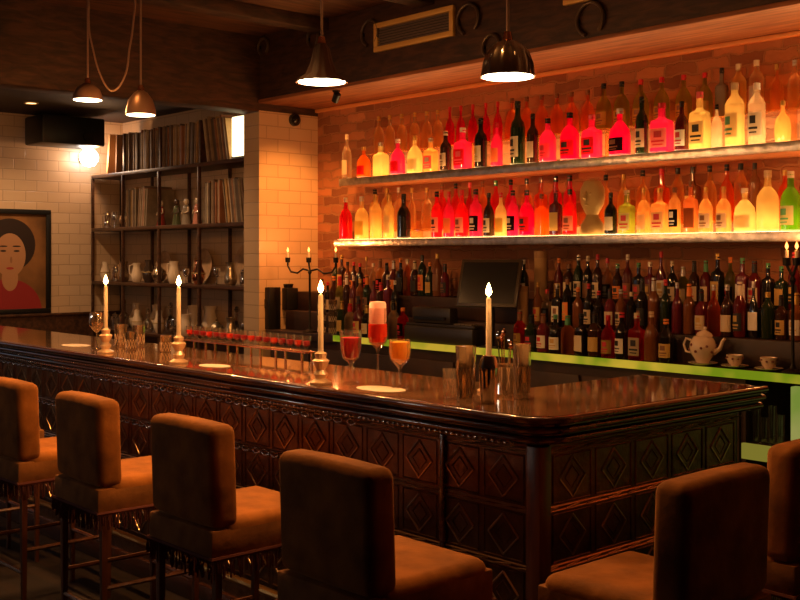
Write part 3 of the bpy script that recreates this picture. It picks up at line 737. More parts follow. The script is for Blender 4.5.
def goblet(px, py, prof_glass, liquid, foam, label, name='cocktail_glass'):
    X, Y = bar_spot(px, py)
    t = thing(name, (X, Y, BT+.003), label, 'cocktail')
    MB().lathe(prof_glass, 24).obj('glass', M_glass, t)
    MB().lathe(liquid[0], 24).obj('drink', liquid[1], t)
    if foam: MB().lathe(foam, 20).obj('foam', M_foam, t)
    return t
X, Y = bar_spot(378, 386)
goblet(351, 383, [(0, 0), (.036, 0), (.036, .003), (.006, .010), (.006, .05), (.014, .062), (.006, .072), (.012, .082), (.034, .10), (.044, .14), (.047, .215), (.045, .215), (.042, .14), (.032, .103), (0, .09)],
       ([(0, .092), (.031, .105), (.0405, .14), (.043, .185), (0, .185)], M_pur), None, 'dark red drink in a cut stemmed goblet beside the tall flute')
goblet(378, 385, [(0, 0), (.034, 0), (.034, .003), (.005, .010), (.004, .13), (.010, .145), (.036, .17), (.041, .20), (.037, .31), (.035, .31), (.038, .20), (.033, .172), (0, .147)],
       ([(0, .149), (.032, .174), (.0385, .20), (.0375, .245), (0, .245)], M_red), [(0, .246), (.033, .246), (.035, .255), (.0345, .325), (.030, .335), (0, .338)], 'tall flute of bright red drink topped with pink foam')
goblet(400, 388, [(0, 0), (.034, 0), (.034, .003), (.006, .010), (.005, .07), (.014, .085), (.038, .11), (.045, .14), (.042, .19), (.040, .19), (.042, .14), (.036, .113), (0, .088)],
       ([(0, .09), (.035, .114), (.042, .14), (.040, .180), (0, .184)], M_orl), None, 'orange drink in a short tulip glass beside the flute')
for (px, py, r, lab) in ((381, 389.2, .12, 'white paper mat beneath the cocktail glasses'), (215, 366, .10, 'white paper mat lying alone on the bar past the second candle'), (76, 345.5, .12, 'white paper mat near the far end of the bar')):
    X, Y = bar_spot(px, py)
    o = tag(MB().lathe([(0, 0), (r, 0), (r, .0012), (0, .0014)], 28, fy=.62).obj('paper_mat', M_white), lab, 'paper mat', 'white paper mats'); o.location = (X, max(Y, BY+.135), BT+.0008)
# crystal and shakers at the corner
cl = [(451, 399, .030, .11, 'small cut crystal glass at the near end of the glassware group', True, 'tumbler'), (466, 402, .037, .20, 'tall cut crystal mixing glass beside the steel shaker', True, 'mixing_glass'),
      (522, 399, .034, .20, 'straight glass beaker at the far side of the shaker group', True, 'mixing_glass')]
for px, py, r, h, lab, f, nm in cl:
    X, Y = bar_spot(px, py); tumbler(X, Y, BT, r, h, lab, mat=M_crystal if nm == 'mixing_glass' else M_glass, facets=f, name=nm)
X, Y = bar_spot(489, 403)
sh = thing('cocktail_shaker', (X, Y, BT+.001), 'steel cocktail shaker in front of the tall candle', 'shaker')
MB().lathe([(0, 0), (.028, 0), (.030, .005), (.036, .12), (.036, .125), (0, .125)], 24).obj('tin', M_chrome, sh)
MB().lathe([(0, .126), (.037, .126), (.030, .155), (.022, .168), (0, .17)], 24).obj('lid', M_chrome, sh)
X, Y = bar_spot(505, 396)
ub = thing('utensil_jar', (X, Y, BT+.001), 'ribbed glass jar holding bar spoons beside the shaker', 'jar')
MB().lathe([(0, 0), (.036, 0), (.040, .01), (.040, .11), (.036, .12), (.034, .12), (.036, .10), (.034, .012), (0, .01)], 18).obj('jar_wall', M_crystal, ub, smooth=False)
for k in range(5):
    a = 2*PI*k/5+.3
    s_ = thing('bar_spoon', (X+.012*math.cos(a), Y+.012*math.sin(a), BT+.014), f'{ORD[k+1]} steel bar spoon clockwise in the ribbed jar', 'bar spoon', group='bar spoons in the jar')
    q = Vector((math.cos(a)*.014, math.sin(a)*.014, .17+.012*k))
    MB().tube([(0, 0, 0), q], .0025, 6).obj('rod', M_chrome if k % 2 else M_copper, s_)
    bm_ = MB(); bead(bm_, q.x, q.y, q.z+.008, .011, .006, .015); bm_.obj('spoon_bowl', M_chrome if k % 2 else M_copper, s_)

# ------------------------------------------------------------------ candles on the bar
def candle(px, py, flame_y, label, base='crystal', cr=.0115):
    X, Y = bar_spot(px, py); d = dep(px, Y)
    hz = zat(flame_y, d)-BT-.016
    t = thing('candlestick', (X, Y, BT+.001), label, 'candle')
    MB().lathe([(0, 0), (.045, 0), (.046, .008), (.022, .022), (.030, .04), (.018, .058), (.028, .075), (.036, .095), (.022, .105), (.026, .125), (.018, .13), (.0125, .13), (.0125, .11), (0, .11)], 14).obj('holder', principled('pale ornate holder', (.90, .66, .42), rough=.28, metal=.35, coat=.5), t, smooth=False)
    MB().lathe([(0, .112), (cr, .112), (cr*.85, hz-.02), (cr*.5, hz-.014), (0, hz-.013)], 14).obj('taper', M_wax, t)
    MB().tube([(0, 0, hz-.014), (0, 0, hz-.004)], .0012, 5).obj('wick', M_black, t)
    MB().lathe([(0, hz-.010), (.008, hz-.003), (.0125, hz+.007), (.009, hz+.022), (.003, hz+.038), (0, hz+.044)], 10).obj('flame', M_flame, t)
    lamp(t, (0, 0, hz+.06), P_CANDLE, (1, .42, .12), .015)
    # dripped wax
    dw = MB(); dw.lathe([(cr, .135), (cr+.004, .13), (cr+.005, .12), (cr, .115)], 10); dw.obj('wax_drips', M_wax, t)
candle(106, 353, 280, 'lit ivory taper in a crystal holder farthest along the bar')
candle(179, 363, 281, 'lit ivory taper in a crystal holder, second along from the far end')
candle(321, 384, 287, 'lit ivory taper in a crystal holder beside the dark red drink')
candle(489, 392, 290, 'lit ivory taper behind the steel shaker at the bar corner')

# wine glass by the far candle, and glass cluster
X, Y = bar_spot(97, 349)
wg = thing('wine_glass', (X, Y, BT+.001), 'empty stemmed wine glass just before the farthest candle', 'glass')
MB().lathe([(0, 0), (.035, 0), (.035, .003), (.005, .010), (.004, .09), (.02, .105), (.042, .135), (.044, .16), (.036, .205), (.034, .205), (.042, .16), (.040, .136), (0, .096)], 20).obj('bowl_and_stem', M_crystal, wg)
for k, (px, py, r, h) in enumerate(((121, 347, .036, .13), (131, 350, .033, .10), (139, 346, .036, .12), (166, 352, .034, .09))):
    X, Y = bar_spot(px, py); tumbler(X, Y, BT, r, h, f'cut glass tumbler, {ORD[k+1]} of four between the two far candles', mat=M_crystal, group='cut tumblers by the far candles')

# raised copper rack with the row of little red glasses
RX0, RX1 = xat(187, 3.24), xat(311, 3.24)
rk = thing('glass_rack', (RX0, 3.24, BT+.001), 'low copper rack along the inner edge of the bar under a row of small glasses', 'rack')
MB().box(0, RX1-RX0, -.035, .035, .048, .055, bev=.002).obj('rack_top', M_copper, rk)
lg = MB()
for k in range(6):
    xx = .03+(RX1-RX0-.06)*k/5; MB().box(xx-.006, xx+.006, -.034, -.026, 0, .048).obj('foot', M_copper, rk); MB().box(xx-.006, xx+.006, .026, .034, 0, .048).obj('foot', M_copper, rk)
n = 17
for k in range(n):
    X = RX0+.035+(RX1-RX0-.07)*k/(n-1)
    t = thing('shot_glass', (X, 3.24, BT+.057), f'small red-filled shot glass, {ordinal(n-k)} from the candle beside the cocktails', 'glass', group='small red glasses on the copper rack')
    MB().lathe([(0, 0), (.022, 0), (.022, .004), (.008, .010), (.008, .018), (.020, .028), (.024, .075), (.0225, .075), (.019, .03), (0, .022)], 14).obj('glass', M_glass, t)
    MB().lathe([(0, .023), (.018, .030), (.0205, .05), (0, .05)], 12).obj('drink', M_pur if k % 3 else M_red, t)

# ------------------------------------------------------------------ stools
def rounded(w, d, h, b, seg=4):
    m = MB(); m.box(-w/2, w/2, -d/2, d/2, 0, h, bev=b, seg=seg); return m
def make_stool():
    """local: back at y=0 (rear face), seat towards +y; floor at z=0"""
    t = thing('bar_stool', (0, 0, 0), '', 'bar stool', group='velvet stools along the bar')
    bk = rounded(.425, .105, .35, .032); 
    bmesh.ops.subdivide_edges(bk.bm, edges=[e for e in bk.bm.edges if abs(e.verts[0].co.x-e.verts[1].co.x) > .2], cuts=6, use_grid_fill=True)
    for v in bk.bm.verts:
        v.co.y += .053 + .008 - .008*(1-(v.co.x/.21)**2) + .010 - .012*(v.co.z/.35); v.co.z += .702
        v.co.z += .006*math.cos(v.co.x*8) if v.co.z > .9 else 0
    bk.obj('backrest', M_velvet, t)
    st = rounded(.415, .43, .11, .035)
    for v in st.bm.verts:
        v.co.y += .27; v.co.z += .62
        if v.co.z > .68: v.co.z += .012*(1-(v.co.x/.22)**2)
    st.obj('seat', M_velvet, t)
    sk = MB(); sk.box(-.208, .208, .010, .495, .605, .701, bev=.008); sk.obj('skirt', M_velvet2, t)
    # fringe
    fg = MB(); fg.tube([(-.212, .008, .606), (.212, .008, .606), (.212, .497, .606), (-.212, .497, .606)], .008, 6, closed=True)
    per = [((-.21+.42*i/60, .004), 0) for i in range(61)]+[((.213, .01+.48*i/64), 1) for i in range(65)]+[((-.213, .01+.48*i/64), 1) for i in range(65)]+[((-.21+.42*i/60, .499), 0) for i in range(61)]
    for (x, y), _ in per:
        l = random.uniform(.03, .075); dx, dy = random.uniform(-.008, .008), random.uniform(-.006, .006)
        fg.tube([(x, y, .604), (x+dx, y+dy, .604-l*.5), (x+dx*.4, y+dy, .604-l)], [.0018, .0026, .0038], 4)
    fg.obj('fringe', M_fringe, t)
    for sx in (-1, 1):
        for yy in (.045, .46):
            m = MB(); m.lathe([(0, 0), (.010, 0), (.013, .3), (.015, .60), (0, .60)], 8, p=5, M=Matrix.Translation((sx*.185, yy, 0))); m.obj('leg', M_leg, t)
    for a, b in (((-.185, .045, .2), (.185, .045, .2)), ((-.185, .46, .26), (.185, .46, .26)), ((-.185, .045, .3), (-.185, .46, .3)), ((.185, .045, .3), (.185, .46, .3))):
        MB().tube([a, b], .010, 6).obj('stretcher', M_leg, t)
    return t
proto = make_stool()
def copy_tree(o, parent=None):
    c = o.copy(); COL.objects.link(c); c.parent = parent
    for chd in [x for x in o.children]: copy_tree(chd, c)
    return c
stools = [(-2.41, 1.86, 0, 'rust velvet bar stool with fringe on the long side, standing nearest the bar corner'.replace('nearest the', 'closest-in to the')),
          (-3.33, 1.955, .01, 'rust velvet bar stool with fringe, second along from the bar corner'),
          (-4.19, 1.98, -.02, 'rust velvet bar stool with fringe, third along from the bar corner'),
          (-4.95, 1.97, .015, 'rust velvet bar stool with fringe, fourth along from the bar corner'),
          (-5.78, 1.98, 0, 'rust velvet bar stool mostly cut off, fifth along from the bar corner'),
          (-1.52, 2.54, PI/2, 'dark rust stool facing the short end panel of the bar'),
          (-1.60, 3.24, PI/2-.03, 'dark rust stool on the short side, by the gap to the back bar')]
stools[0] = (stools[0][0], stools[0][1], 0, 'rust velvet bar stool with wide back on the long side, beside the bar corner')
for i, (x, y, rz, lab) in enumerate(stools):
    s_ = proto if i == 0 else copy_tree(proto)
    s_.location = (x, y, 0); s_.rotation_euler = (0, 0, rz); s_['label'] = lab; s_['category'] = 'bar stool'

# ------------------------------------------------------------------ pendants
def pendant(px, py, d, R, H, mat, style, power, label, flo=0):
    v = ray(px)*d; z = zat(py, d)
    t = thing('pendant_lamp', (v.x, v.y, z), label, 'pendant lamp', group='hanging lamps over the bar')
    MB().tube([(0, 0, H+.03), (0, 0, (CEILZ if v.x > PX else 3.1)-z)], .006, 8).obj('cord', principled('tan flex', (.30, .17, .11), rough=.7), t)
    MB().lathe([(0, H+.03), (.014, H+.03), (.02, H), (0, H-.005)], 12).obj('cord_grip', M_copper, t)
    MB().lathe([(.05, 0), (.06, .003), (.06, .012), (0, .012)], 16).obj('rose', M_iron, t).location = (0, 0, (CEILZ)-z-.014)
    if style == 'bell':
        sh = [(R, 0), (R*.97, H*.25), (R*.80, H*.62), (R*.45, H*.90), (.016, H), (.012, H-.004), (R*.42, H*.87), (R*.76, H*.60), (R*.93, H*.25), (R*.95, 0), (R, 0)]
        MB().lathe(sh, 28).obj('shade', mat, t)
    elif style == 'ribbed':
        m = MB(); n_ = 48; rings = []
        for (r, z_) in [(R, 0), (R*.98, H*.1), (R*.93, H*.35), (R*.78, H*.65), (R*.5, H*.90), (.018, H)]:
            rings.append([m.bm.verts.new(((r*(1+.03*math.cos(12*2*PI*i/n_)))*math.cos(2*PI*i/n_), (r*(1+.03*math.cos(12*2*PI*i/n_)))*math.sin(2*PI*i/n_), z_)) for i in range(n_)])
        for a, b in zip(rings, rings[1:]):
            for i in range(n_): m.bm.faces.new((a[i], a[(i+1) % n_], b[(i+1) % n_], b[i]))
        m.obj('shade', mat, t)
    else:
        m = MB(); n_ = 60; rings = []
        for (r, z_) in [(R, -.002), (R*.92, .012), (R*.62, .035), (R*.42, H*.55), (R*.32, H*.85), (.018, H)]:
            rings.append([m.bm.verts.new(((r*(1+.04*math.cos(14*2*PI*i/n_)))*math.cos(2*PI*i/n_), (r*(1+.04*math.cos(14*2*PI*i/n_)))*math.sin(2*PI*i/n_), z_)) for i in range(n_)])
        for a, b in zip(rings, rings[1:]):
            for i in range(n_): m.bm.faces.new((a[i], a[(i+1) % n_], b[(i+1) % n_], b[i]))
        m.obj('shade', mat, t)
    MB().lathe([(0, -.006), (R*.93, -.002), (R*.93, .002), (0, .004)], 28).obj('diffuser', emitter('lamp diffuser', (1, .80, .50), 11), t)
    l = lamp(t, (0, 0, -.03), power, (1, .42, .12), .04)
    return t
M_shade_c = principled('dull copper shade', (.36, .20, .13), rough=.4, metal=.6)
M_shade_g = principled('ribbed dark steel', (.50, .40, .32), rough=.16, metal=1)
M_shade_s = principled('dark brown lamp shade', (.045, .013, .006), rough=.6)
pendant(88, 100, 6.5, .088, .10, M_shade_c, 'bell', P_PEND[0], 'small dull copper pendant lamp hanging beside the looped flex')
pendant(141, 115, 6.0, .082, .135, M_shade_c, 'bell', P_PEND[1], 'dull copper bell pendant lamp hung in front of the record shelves')
pendant(322, 82, 4.82, .112, .17, M_shade_s, 'scalloped', P_PEND[2], 'dark brown cone pendant lamp with a bright scalloped rim over the bar')
pendant(508, 77, 4.0, .100, .135, M_shade_g, 'ribbed', P_PEND[3], 'ribbed dark metal pendant lamp with bright round base before the bottle shelves')
# looped flex
d0 = 6.42
pts = []
for (px, py) in ((88.5, -45), (88.8, 0), (89.5, 30), (93, 48), (98, 68), (105, 84), (112, 91), (120, 86), (127, 70), (129.5, 50), (132, 36), (134, 18), (135.5, 0), (136, -45)):
    v = ray(px)*d0; pts.append((v.x, v.y, min(zat(py, d0), CEILZ)))
def smooth(P, n=5):
    P = [Vector(p) for p in P]; out = []
    for i in range(len(P)-1):
        p0, p1, p2, p3 = P[max(i-1, 0)], P[i], P[i+1], P[min(i+2, len(P)-1)]
        for k in range(n):
            t = k/n; out.append(.5*((2*p1)+(-p0+p2)*t+(2*p0-5*p1+4*p2-p3)*t*t+(-p0+3*p1-3*p2+p3)*t**3))
    out.append(P[-1]); return out
tag(MB().tube(smooth(pts), .006, 6).obj('looped_cord', principled('tan flex', (.3, .17, .11))), 'tan flex hanging in a deep loop between the two copper pendants', 'cord')

# ------------------------------------------------------------------ fittings on the beams
def vent(X0, X1, z0, z1, label):
    t = thing('ceiling_vent', (X0, PY-.001, z0), label, 'air vent', group='gilt framed vents on the bulkhead')
    w, h = X1-X0, z1-z0; b = .04
    MB().box(0, w, -.03, 0, 0, b, bev=.005).box(0, w, -.03, 0, h-b, h, bev=.005).box(0, b, -.03, 0, b, h-b, bev=.005).box(w-b, w, -.03, 0, b, h-b, bev=.005).obj('frame', principled('old gilt paint', (.72, .42, .11), rough=.45, metal=.2), t)
    m = MB()
    for k in range(7): m.box(b, w-b, -.018, -.004, b+(h-2*b)*(k+.2)/7, b+(h-2*b)*(k+.75)/7)
    m.obj('grille', principled('grey grille', (.14, .10, .08), rough=.5), t)
    MB().box(b, w-b, -.004, -.0005, b, h-b).obj('backing', M_black, t)
vent(-6.17, -5.33, 3.145, 3.36, 'gilt framed air vent on the dark beam, between two iron rings')
vent(-4.36, -3.55, 3.185, 3.40, 'gilt framed air vent at the top edge, beyond the ribbed metal lamp')
for k, (px, py, r, lab) in enumerate(((370, 33, .095, 'iron ring on the beam hugging the vent end towards the pillar'), (468, 19, .10, 'iron ring on the beam just past the vent'), (491, 46, .075, 'iron ring on the beam behind the ribbed metal lamp'),
                                 (590, 19, .10, 'iron ring on the beam under the second vent'), (262, 47, .07, 'small iron ring on the beam just above the tiled pillar'), (313, 38, .07, 'small iron ring on the beam behind the dark cone lamp'))):
    Y = PY-.02; d = dep(px, Y); z = zat(py, d); X = xat(px, Y)
    X = max(X, PX+.09)
    pts = [(r*math.cos(a), 0, r*math.sin(a)) for a in [math.radians(-50+k2*300/20) for k2 in range(21)]]
    t = thing('iron_ring', (X, Y, z), lab, 'ring', group='iron rings on the bulkhead beam')
    if z < CEILZ-.02:
        MB().tube(pts, .012, 8).obj('ring', principled('dull iron', (.10, .065, .04), rough=.4, metal=.5), t)
        MB().box(-.012, .012, 0, .02, -.014, .014, bev=.003).obj('staple', M_iron, t).location = (-r, 0, 0)
# black camera dome on the pillar
dd = ray(294); Yp = PX/ dd.x*dd.y; dpt = PX/dd.x
cd = thing('security_camera', (PX+.001, Yp, zat(120, dpt)), 'round black camera dome high on the orange-lit tiled pillar', 'camera')
MB().lathe([(0, 0), (.055, 0), (.055, .025), (.05, .03), (0, .03)], 24, M=Matrix.Rotation(PI/2, 4, 'Y')).obj('base', M_black, cd)
MB().lathe([(0, .055), (.02, .052), (.034, .042), (.04, .0305), (0, .0305)], 20, M=Matrix.Rotation(PI/2, 4, 'Y')).obj('dome', M_blackgl, cd)

# projector box and wall lamp in the tiled corner
pb = thing('projector', (-10.72, 5.02, 2.77), 'large black box fixed under the ceiling above the portrait corner', 'projector')
MB().box(-.22, .22, -.38, .30, 0, .29, bev=.02).obj('housing', M_black, pb)
MB().box(-.03, .03, -.03, .03, .29, .33).obj('ceiling_bracket', M_iron, pb)
MB().lathe([(0, 0), (.05, 0), (.05, .03), (0, .03)], 18, M=Matrix.Translation((.22, .1, .09)) @ Matrix.Rotation(PI/2, 4, 'Y')).obj('lens_ring', M_blackgl, pb)
wl = thing('wall_lamp', (-10.99, 5.31, 2.68), 'bright white globe lamp in the corner beneath the black box', 'wall lamp')
MB().box(0, .03, -.04, .04, -.05, .05, bev=.005).obj('wall_plate', M_iron, wl)
MB().lathe([(0, -.10), (.055, -.087), (.09, -.04), (.10, 0), (.09, .04), (.055, .087), (0, .10)], 20, M=Matrix.Translation((.14, 0, 0))).obj('globe', emitter('white globe', (1, .92, .85), 14), wl)
MB().tube([(.03, 0, 0), (.05, 0, 0)], .015, 8).obj('neck', M_iron, wl)
lamp(wl, (.30, 0, 0), P_WALL, (1, .52, .22), .05)

# ------------------------------------------------------------------ portrait
pz0, pz1 = zat(314, 11.2), zat(209, 11.2)
py1 = 4.94; py0 = 4.02
pt = thing('framed_portrait', (LX+.001, py0, pz0), 'black framed portrait of a dark haired sitter in red on the tiled wall', 'picture')
w, h = py1-py0, pz1-pz0
MB().box(0, .035, 0, w, 0, .05, bev=.004).box(0, .035, 0, w, h-.05, h, bev=.004).box(0, .035, 0, .05, .05, h-.05, bev=.004).box(0, .035, w-.05, w, .05, h-.05, bev=.004).obj('frame', M_black, pt)
cv = MB().box(0, .012, .04, w-.04, .04, h-.04).obj('canvas', principled('ochre painted ground', (.20, .085, .025), rough=.5, var=.5, vscale=3), pt)
def disc(name, cy, cz, ry, rz_, x, mat, a0=0, a1=360, parent=cv):
    pts = []
    for i in range(40):
        a = math.radians(a0+(a1-a0)*i/39)
        yy = min(max(cy+ry*math.cos(a), .05), w-.05); zz = min(max(cz+rz_*math.sin(a), .05), h-.05); pts.append((yy, zz))
    m = MB(); A_ = [m.bm.verts.new((x, p, q)) for p, q in pts]; m.bm.faces.new(A_); return m.obj(name, mat, parent, smooth=False)
sk_ = principled('painted skin', (.42, .20, .09), rough=.5); hr_ = principled('painted hair', (.025, .012, .008), rough=.5)
c0 = w*.53
disc('painted_hair', c0, h*.66, .27, .27, .0125, hr_)
disc('painted_shoulders', c0-.02, h*.02, .36, .34, .0127, principled('painted red dress', (.28, .02, .02), rough=.5), 0, 180)
disc('painted_neck', c0, h*.34, .085, .13, .0129, sk_)
disc('painted_face', c0, h*.56, .165, .225, .0131, sk_)
for s in (-1, 1):
    disc('painted_eye', c0+s*.07, h*.60, .032, .010, .0134, hr_)
    disc('painted_brow', c0+s*.07, h*.645, .045, .008, .0134, hr_)
disc('painted_mouth', c0, h*.435, .04, .013, .0134, principled('painted lips', (.35, .03, .02)))
disc('painted_nose', c0+.012, h*.515, .012, .035, .0134, principled('painted shade line', (.28, .12, .05)))

# ------------------------------------------------------------------ shelving with records and tableware
SHY = 5.40; BAYX = [-11.0+.02, -10.30, -9.556, -8.815, -8.02]
SHZ = [2.50, 1.93, 1.36, .86]
un = thing('shelving_unit', (BAYX[0], SHY, 0), 'dark wooden shelving full of records and silverware beyond the pillar', 'shelving')
def U(o): o.location = (-BAYX[0], -SHY, 0); return o
for z in SHZ: U(MB().box(BAYX[0], BAYX[-1], SHY, LWY-.005, z-.035, z, bev=.003).obj('shelf', M_shelfw, un))
for i, x in enumerate(BAYX):
    for ya in (SHY+.002, LWY-.04):
        for za, zb in ((0, SHZ[3]-.036), (SHZ[3]+.001, SHZ[2]-.036), (SHZ[2]+.001, SHZ[1]-.036), (SHZ[1]+.001, SHZ[0]-.036)):
            U(MB().box(x-.012, x+.012, ya, ya+.03, za, zb, bev=.003).obj('post', M_shelfw, un))
for x in BAYX[1:4]: U(MB().box(x-.012, x+.012, SHY+.02, LWY-.005, SHZ[0]+.001, SHZ[0]+.40).obj('divider', M_shelfw, un))
U(MB().box(BAYX[0], BAYX[-1], SHY+.04, LWY-.005, .05, .82).obj('base_cabinet', M_shelfw, un))
RC = [(.30, .20, .12), (.22, .13, .07), (.38, .28, .18), (.14, .08, .05), (.45, .35, .24), (.18, .12, .09), (.34, .15, .08), (.26, .20, .14), (.10, .07, .05), (.40, .24, .10)]
rmats = [principled(f'card sleeve {i}', c, rough=.6, var=.3, vscale=10) for i, c in enumerate(RC)]
RWORD = ['brown', 'dark-brown', 'buff', 'blackish', 'cream', 'grey-brown', 'rust', 'olive-brown', 'black', 'tan']
RECS = {}
def records(x0, x1, z, row, group, runs, hgt=.40):
    x = x0; k = 0
    for (share, ln) in runs:
        xe = x+(x1-x0)*share
        if ln > 0: xe -= hgt*math.sin(ln)*.9
        if ln < 0: x += hgt*math.sin(-ln)*.9
        while x < xe-.03:
            th = random.uniform(.009, .026); hh = hgt*random.uniform(.93, 1.03); ci = random.randrange(10)
            me = MB().box(0, th, 0, .31, 0, hh, bev=.0015, seg=1).mesh('record_sleeve', smooth=False); me.materials.append(rmats[ci])
            o = bpy.data.objects.new('record_sleeve', me); COL.objects.link(o)
            o.location = (x, SHY+.03+random.uniform(0, .03), z+.0015+(th*math.sin(ln) if ln > 0 else 0)); o.rotation_euler = (0, ln, 0)
            tag(o, 'x', 'record', group); RECS.setdefault(row, []).append((x, o, RWORD[ci]))
            x += th/math.cos(ln)+random.uniform(.001, .003)
        x = xe+(hgt*math.sin(ln)*.9 if ln > 0 else 0)+.01
records(BAYX[1]+.03, BAYX[2]-.02, SHZ[0], 'top shelf', 'records in the top shelf bay next to the leaning album', [(1, .0)])
records(BAYX[2]+.02, BAYX[3]-.02, SHZ[0], 'top shelf', 'records in the middle of the top shelf', [(.55, .0), (.43, .05)])
records(BAYX[3]+.02, BAYX[4]-.29, SHZ[0], 'top shelf', 'records in the top shelf bay by the box lamp', [(.95, -.20)], .42)
records(BAYX[1]+.03, BAYX[2]-.26, SHZ[1], 'second shelf', 'records under the leaning album bay', [(.5, 0), (.45, .09)])
records(BAYX[3]+.04, BAYX[4]-.03, SHZ[1], 'second shelf', 'records on the second shelf by the pillar', [(.4, .0), (.6, -.16)])
for row_, lst in RECS.items():
    for k, (x, o, c) in enumerate(sorted(lst, key=lambda q: -q[0])): o['label'] = f'{c} record sleeve, {ordinal(k+1)} from the pillar on the {row_}'
bl = thing('added_box_lamp', (-8.20, SHY+.13, SHZ[0]+.001), 'added cream box lamp for the bright patch between the records and the pillar', 'lamp')  # glowing box added for a bright patch of unclear origin
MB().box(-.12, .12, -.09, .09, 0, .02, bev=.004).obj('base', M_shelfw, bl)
MB().box(-.118, .118, -.085, .085, .021, .38, bev=.012).obj('added_glow_box', emitter('added cream glow', (1, .78, .42), 3.2), bl)
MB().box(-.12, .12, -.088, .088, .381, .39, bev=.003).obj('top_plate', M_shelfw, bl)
la = tag(MB().box(0, .035, 0, .33, 0, .42, bev=.003).obj('record_box', principled('pale card box', (.50, .32, .17), rough=.7)), 'pale card album box leaning alone at the end of the top shelf', 'album')
la.location = (BAYX[0]+.28, SHY+.03, SHZ[0]+.006); la.rotation_euler = (0, .14, 0)
lb = tag(MB().box(0, .03, 0, .33, 0, .40, bev=.003).obj('record_box', principled('brown card box', (.30, .16, .08), rough=.7)), 'brown card album box beside the pale leaning one on the top shelf', 'album')
lb.location = (BAYX[0]+.48, SHY+.03, SHZ[0]+.004); lb.rotation_euler = (0, .05, 0)

M_silver = principled('old silver', (.55, .42, .28), rough=.25, metal=.9)
def vessel(kind, x, y, z, s, mat, label, group=None):
    nm = {'teapot': 'silver_teapot', 'pitcher': 'pitcher', 'jar': 'glass_jar', 'vase': 'vase', 'goblet': 'goblet', 'decanter': 'decanter'}[kind]
    t = thing(nm, (x, y, z+.001), label, kind, rz=random.uniform(-.6, .6), group=group); t.scale = (s, s, s)
    if kind == 'teapot':
        MB().lathe([(0, 0), (.04, 0), (.035, .012), (.06, .04), (.075, .08), (.062, .12), (.04, .14), (0, .14)], 18).obj('body', mat, t)
        MB().lathe([(0, .141), (.04, .141), (.02, .16), (.008, .165), (.012, .178), (0, .185)], 14).obj('lid', mat, t)
        MB().tube([(.065, 0, .06), (.10, 0, .08), (.12, 0, .13)], [.016, .011, .008], 8).obj('spout', mat, t)
        MB().tube([(-.06, 0, .12), (-.105, 0, .12), (-.105, 0, .06), (-.065, 0, .05)], .007, 7).obj('handle', mat, t)
    elif kind == 'pitcher':
        MB().lathe([(0, 0), (.045, 0), (.06, .03), (.065, .08), (.045, .15), (.04, .18), (.052, .22), (.049, .22), (.037, .18), (.04, .15), (.05, .08), (0, .02)], 18).obj('body', mat, t)
        MB().tube([(-.045, 0, .20), (-.09, 0, .19), (-.09, 0, .10), (-.06, 0, .07)], .007, 7).obj('handle', mat, t)
    elif kind == 'jar':
        MB().lathe([(0, 0), (.045, 0), (.05, .01), (.05, .12), (.038, .14), (0, .14)], 18).obj('body', mat, t)
        MB().lathe([(0, .141), (.04, .141), (.04, .16), (.01, .165), (.014, .18), (0, .185)], 14).obj('lid', mat, t)
    elif kind == 'vase':
        MB().lathe([(0, 0), (.035, 0), (.055, .05), (.06, .10), (.03, .17), (.035, .22), (.032, .22), (.027, .17), (0, .1)], 18).obj('body', mat, t)
        MB().lathe([(.061, .095), (.064, .10), (.061, .105)], 18).obj('band', M_gild, t)
    elif kind == 'goblet':
        MB().lathe([(0, 0), (.033, 0), (.033, .004), (.006, .012), (.006, .07), (.03, .09), (.036, .13), (.032, .16), (.030, .16), (.033, .13), (0, .08)], 16).obj('glass', mat, t)
    else:
        MB().lathe([(0, 0), (.05, 0), (.06, .03), (.05, .09), (.018, .13), (.016, .18), (.024, .185), (0, .187)], 16).obj('body', mat, t)
        MB().lathe([(0, .188), (.012, .19), (.022, .21), (.012, .235), (0, .24)], 12).obj('stopper', mat, t)
kinds = ['teapot', 'jar', 'pitcher', 'vase', 'decanter', 'goblet']
adj = {'teapot': 'dull silver', 'jar': 'lidded', 'pitcher': 'pale', 'vase': 'banded', 'decanter': 'stoppered glass', 'goblet': 'stemmed glass'}
def shelf_row(z, xs, word, y0=SHY+.12):
    for k, x in enumerate(xs):
        kd = random.choice(kinds)
        mat = {'teapot': M_silver, 'jar': M_crystal, 'pitcher': random.choice([M_cerm, M_silver]), 'vase': random.choice([M_cerm, M_copper, principled('dark glaze', (.05, .03, .02), rough=.2)]), 'decanter': M_crystal, 'goblet': M_crystal}[kd]
        vessel(kd, x, y0-.03+random.uniform(0, .02), z, random.uniform(.9, 1.05), mat, f"{adj[kd]} {kd}, {ordinal(len(xs)-k)} from the pillar on the {word}", f'tableware on the {word}')
def spread(a, b, n): return [a+(b-a)*i/(n-1) for i in range(n)]
bays = [BAYX[b]+(BAYX[b+1]-BAYX[b])*f for b in range(4) for f in (.20, .5, .80)]
shelf_row(SHZ[2], bays, 'third shelf')
shelf_row(SHZ[3], bays, 'lowest shelf')
def tall_row(z, word):
    for b in range(4):
        for f in (.30, .70):
            x = BAYX[b]+(BAYX[b+1]-BAYX[b])*f; kd = random.choice(['vase', 'decanter', 'pitcher', 'vase'])
            vessel(kd, x, SHY+.275, z, random.uniform(1.15, 1.35), random.choice([M_crystal, M_cerm, M_silver, M_copper]), f"tall {kd} behind the smaller pieces, {ordinal(8-(b*2+(f > .5)))} from the pillar, {word}", f'tall pieces at the back of the {word}')
tall_row(SHZ[3], 'lowest shelf')
shelf_row(SHZ[1], [BAYX[0]+.15, BAYX[0]+.35, BAYX[0]+.56], 'second shelf, first bay')
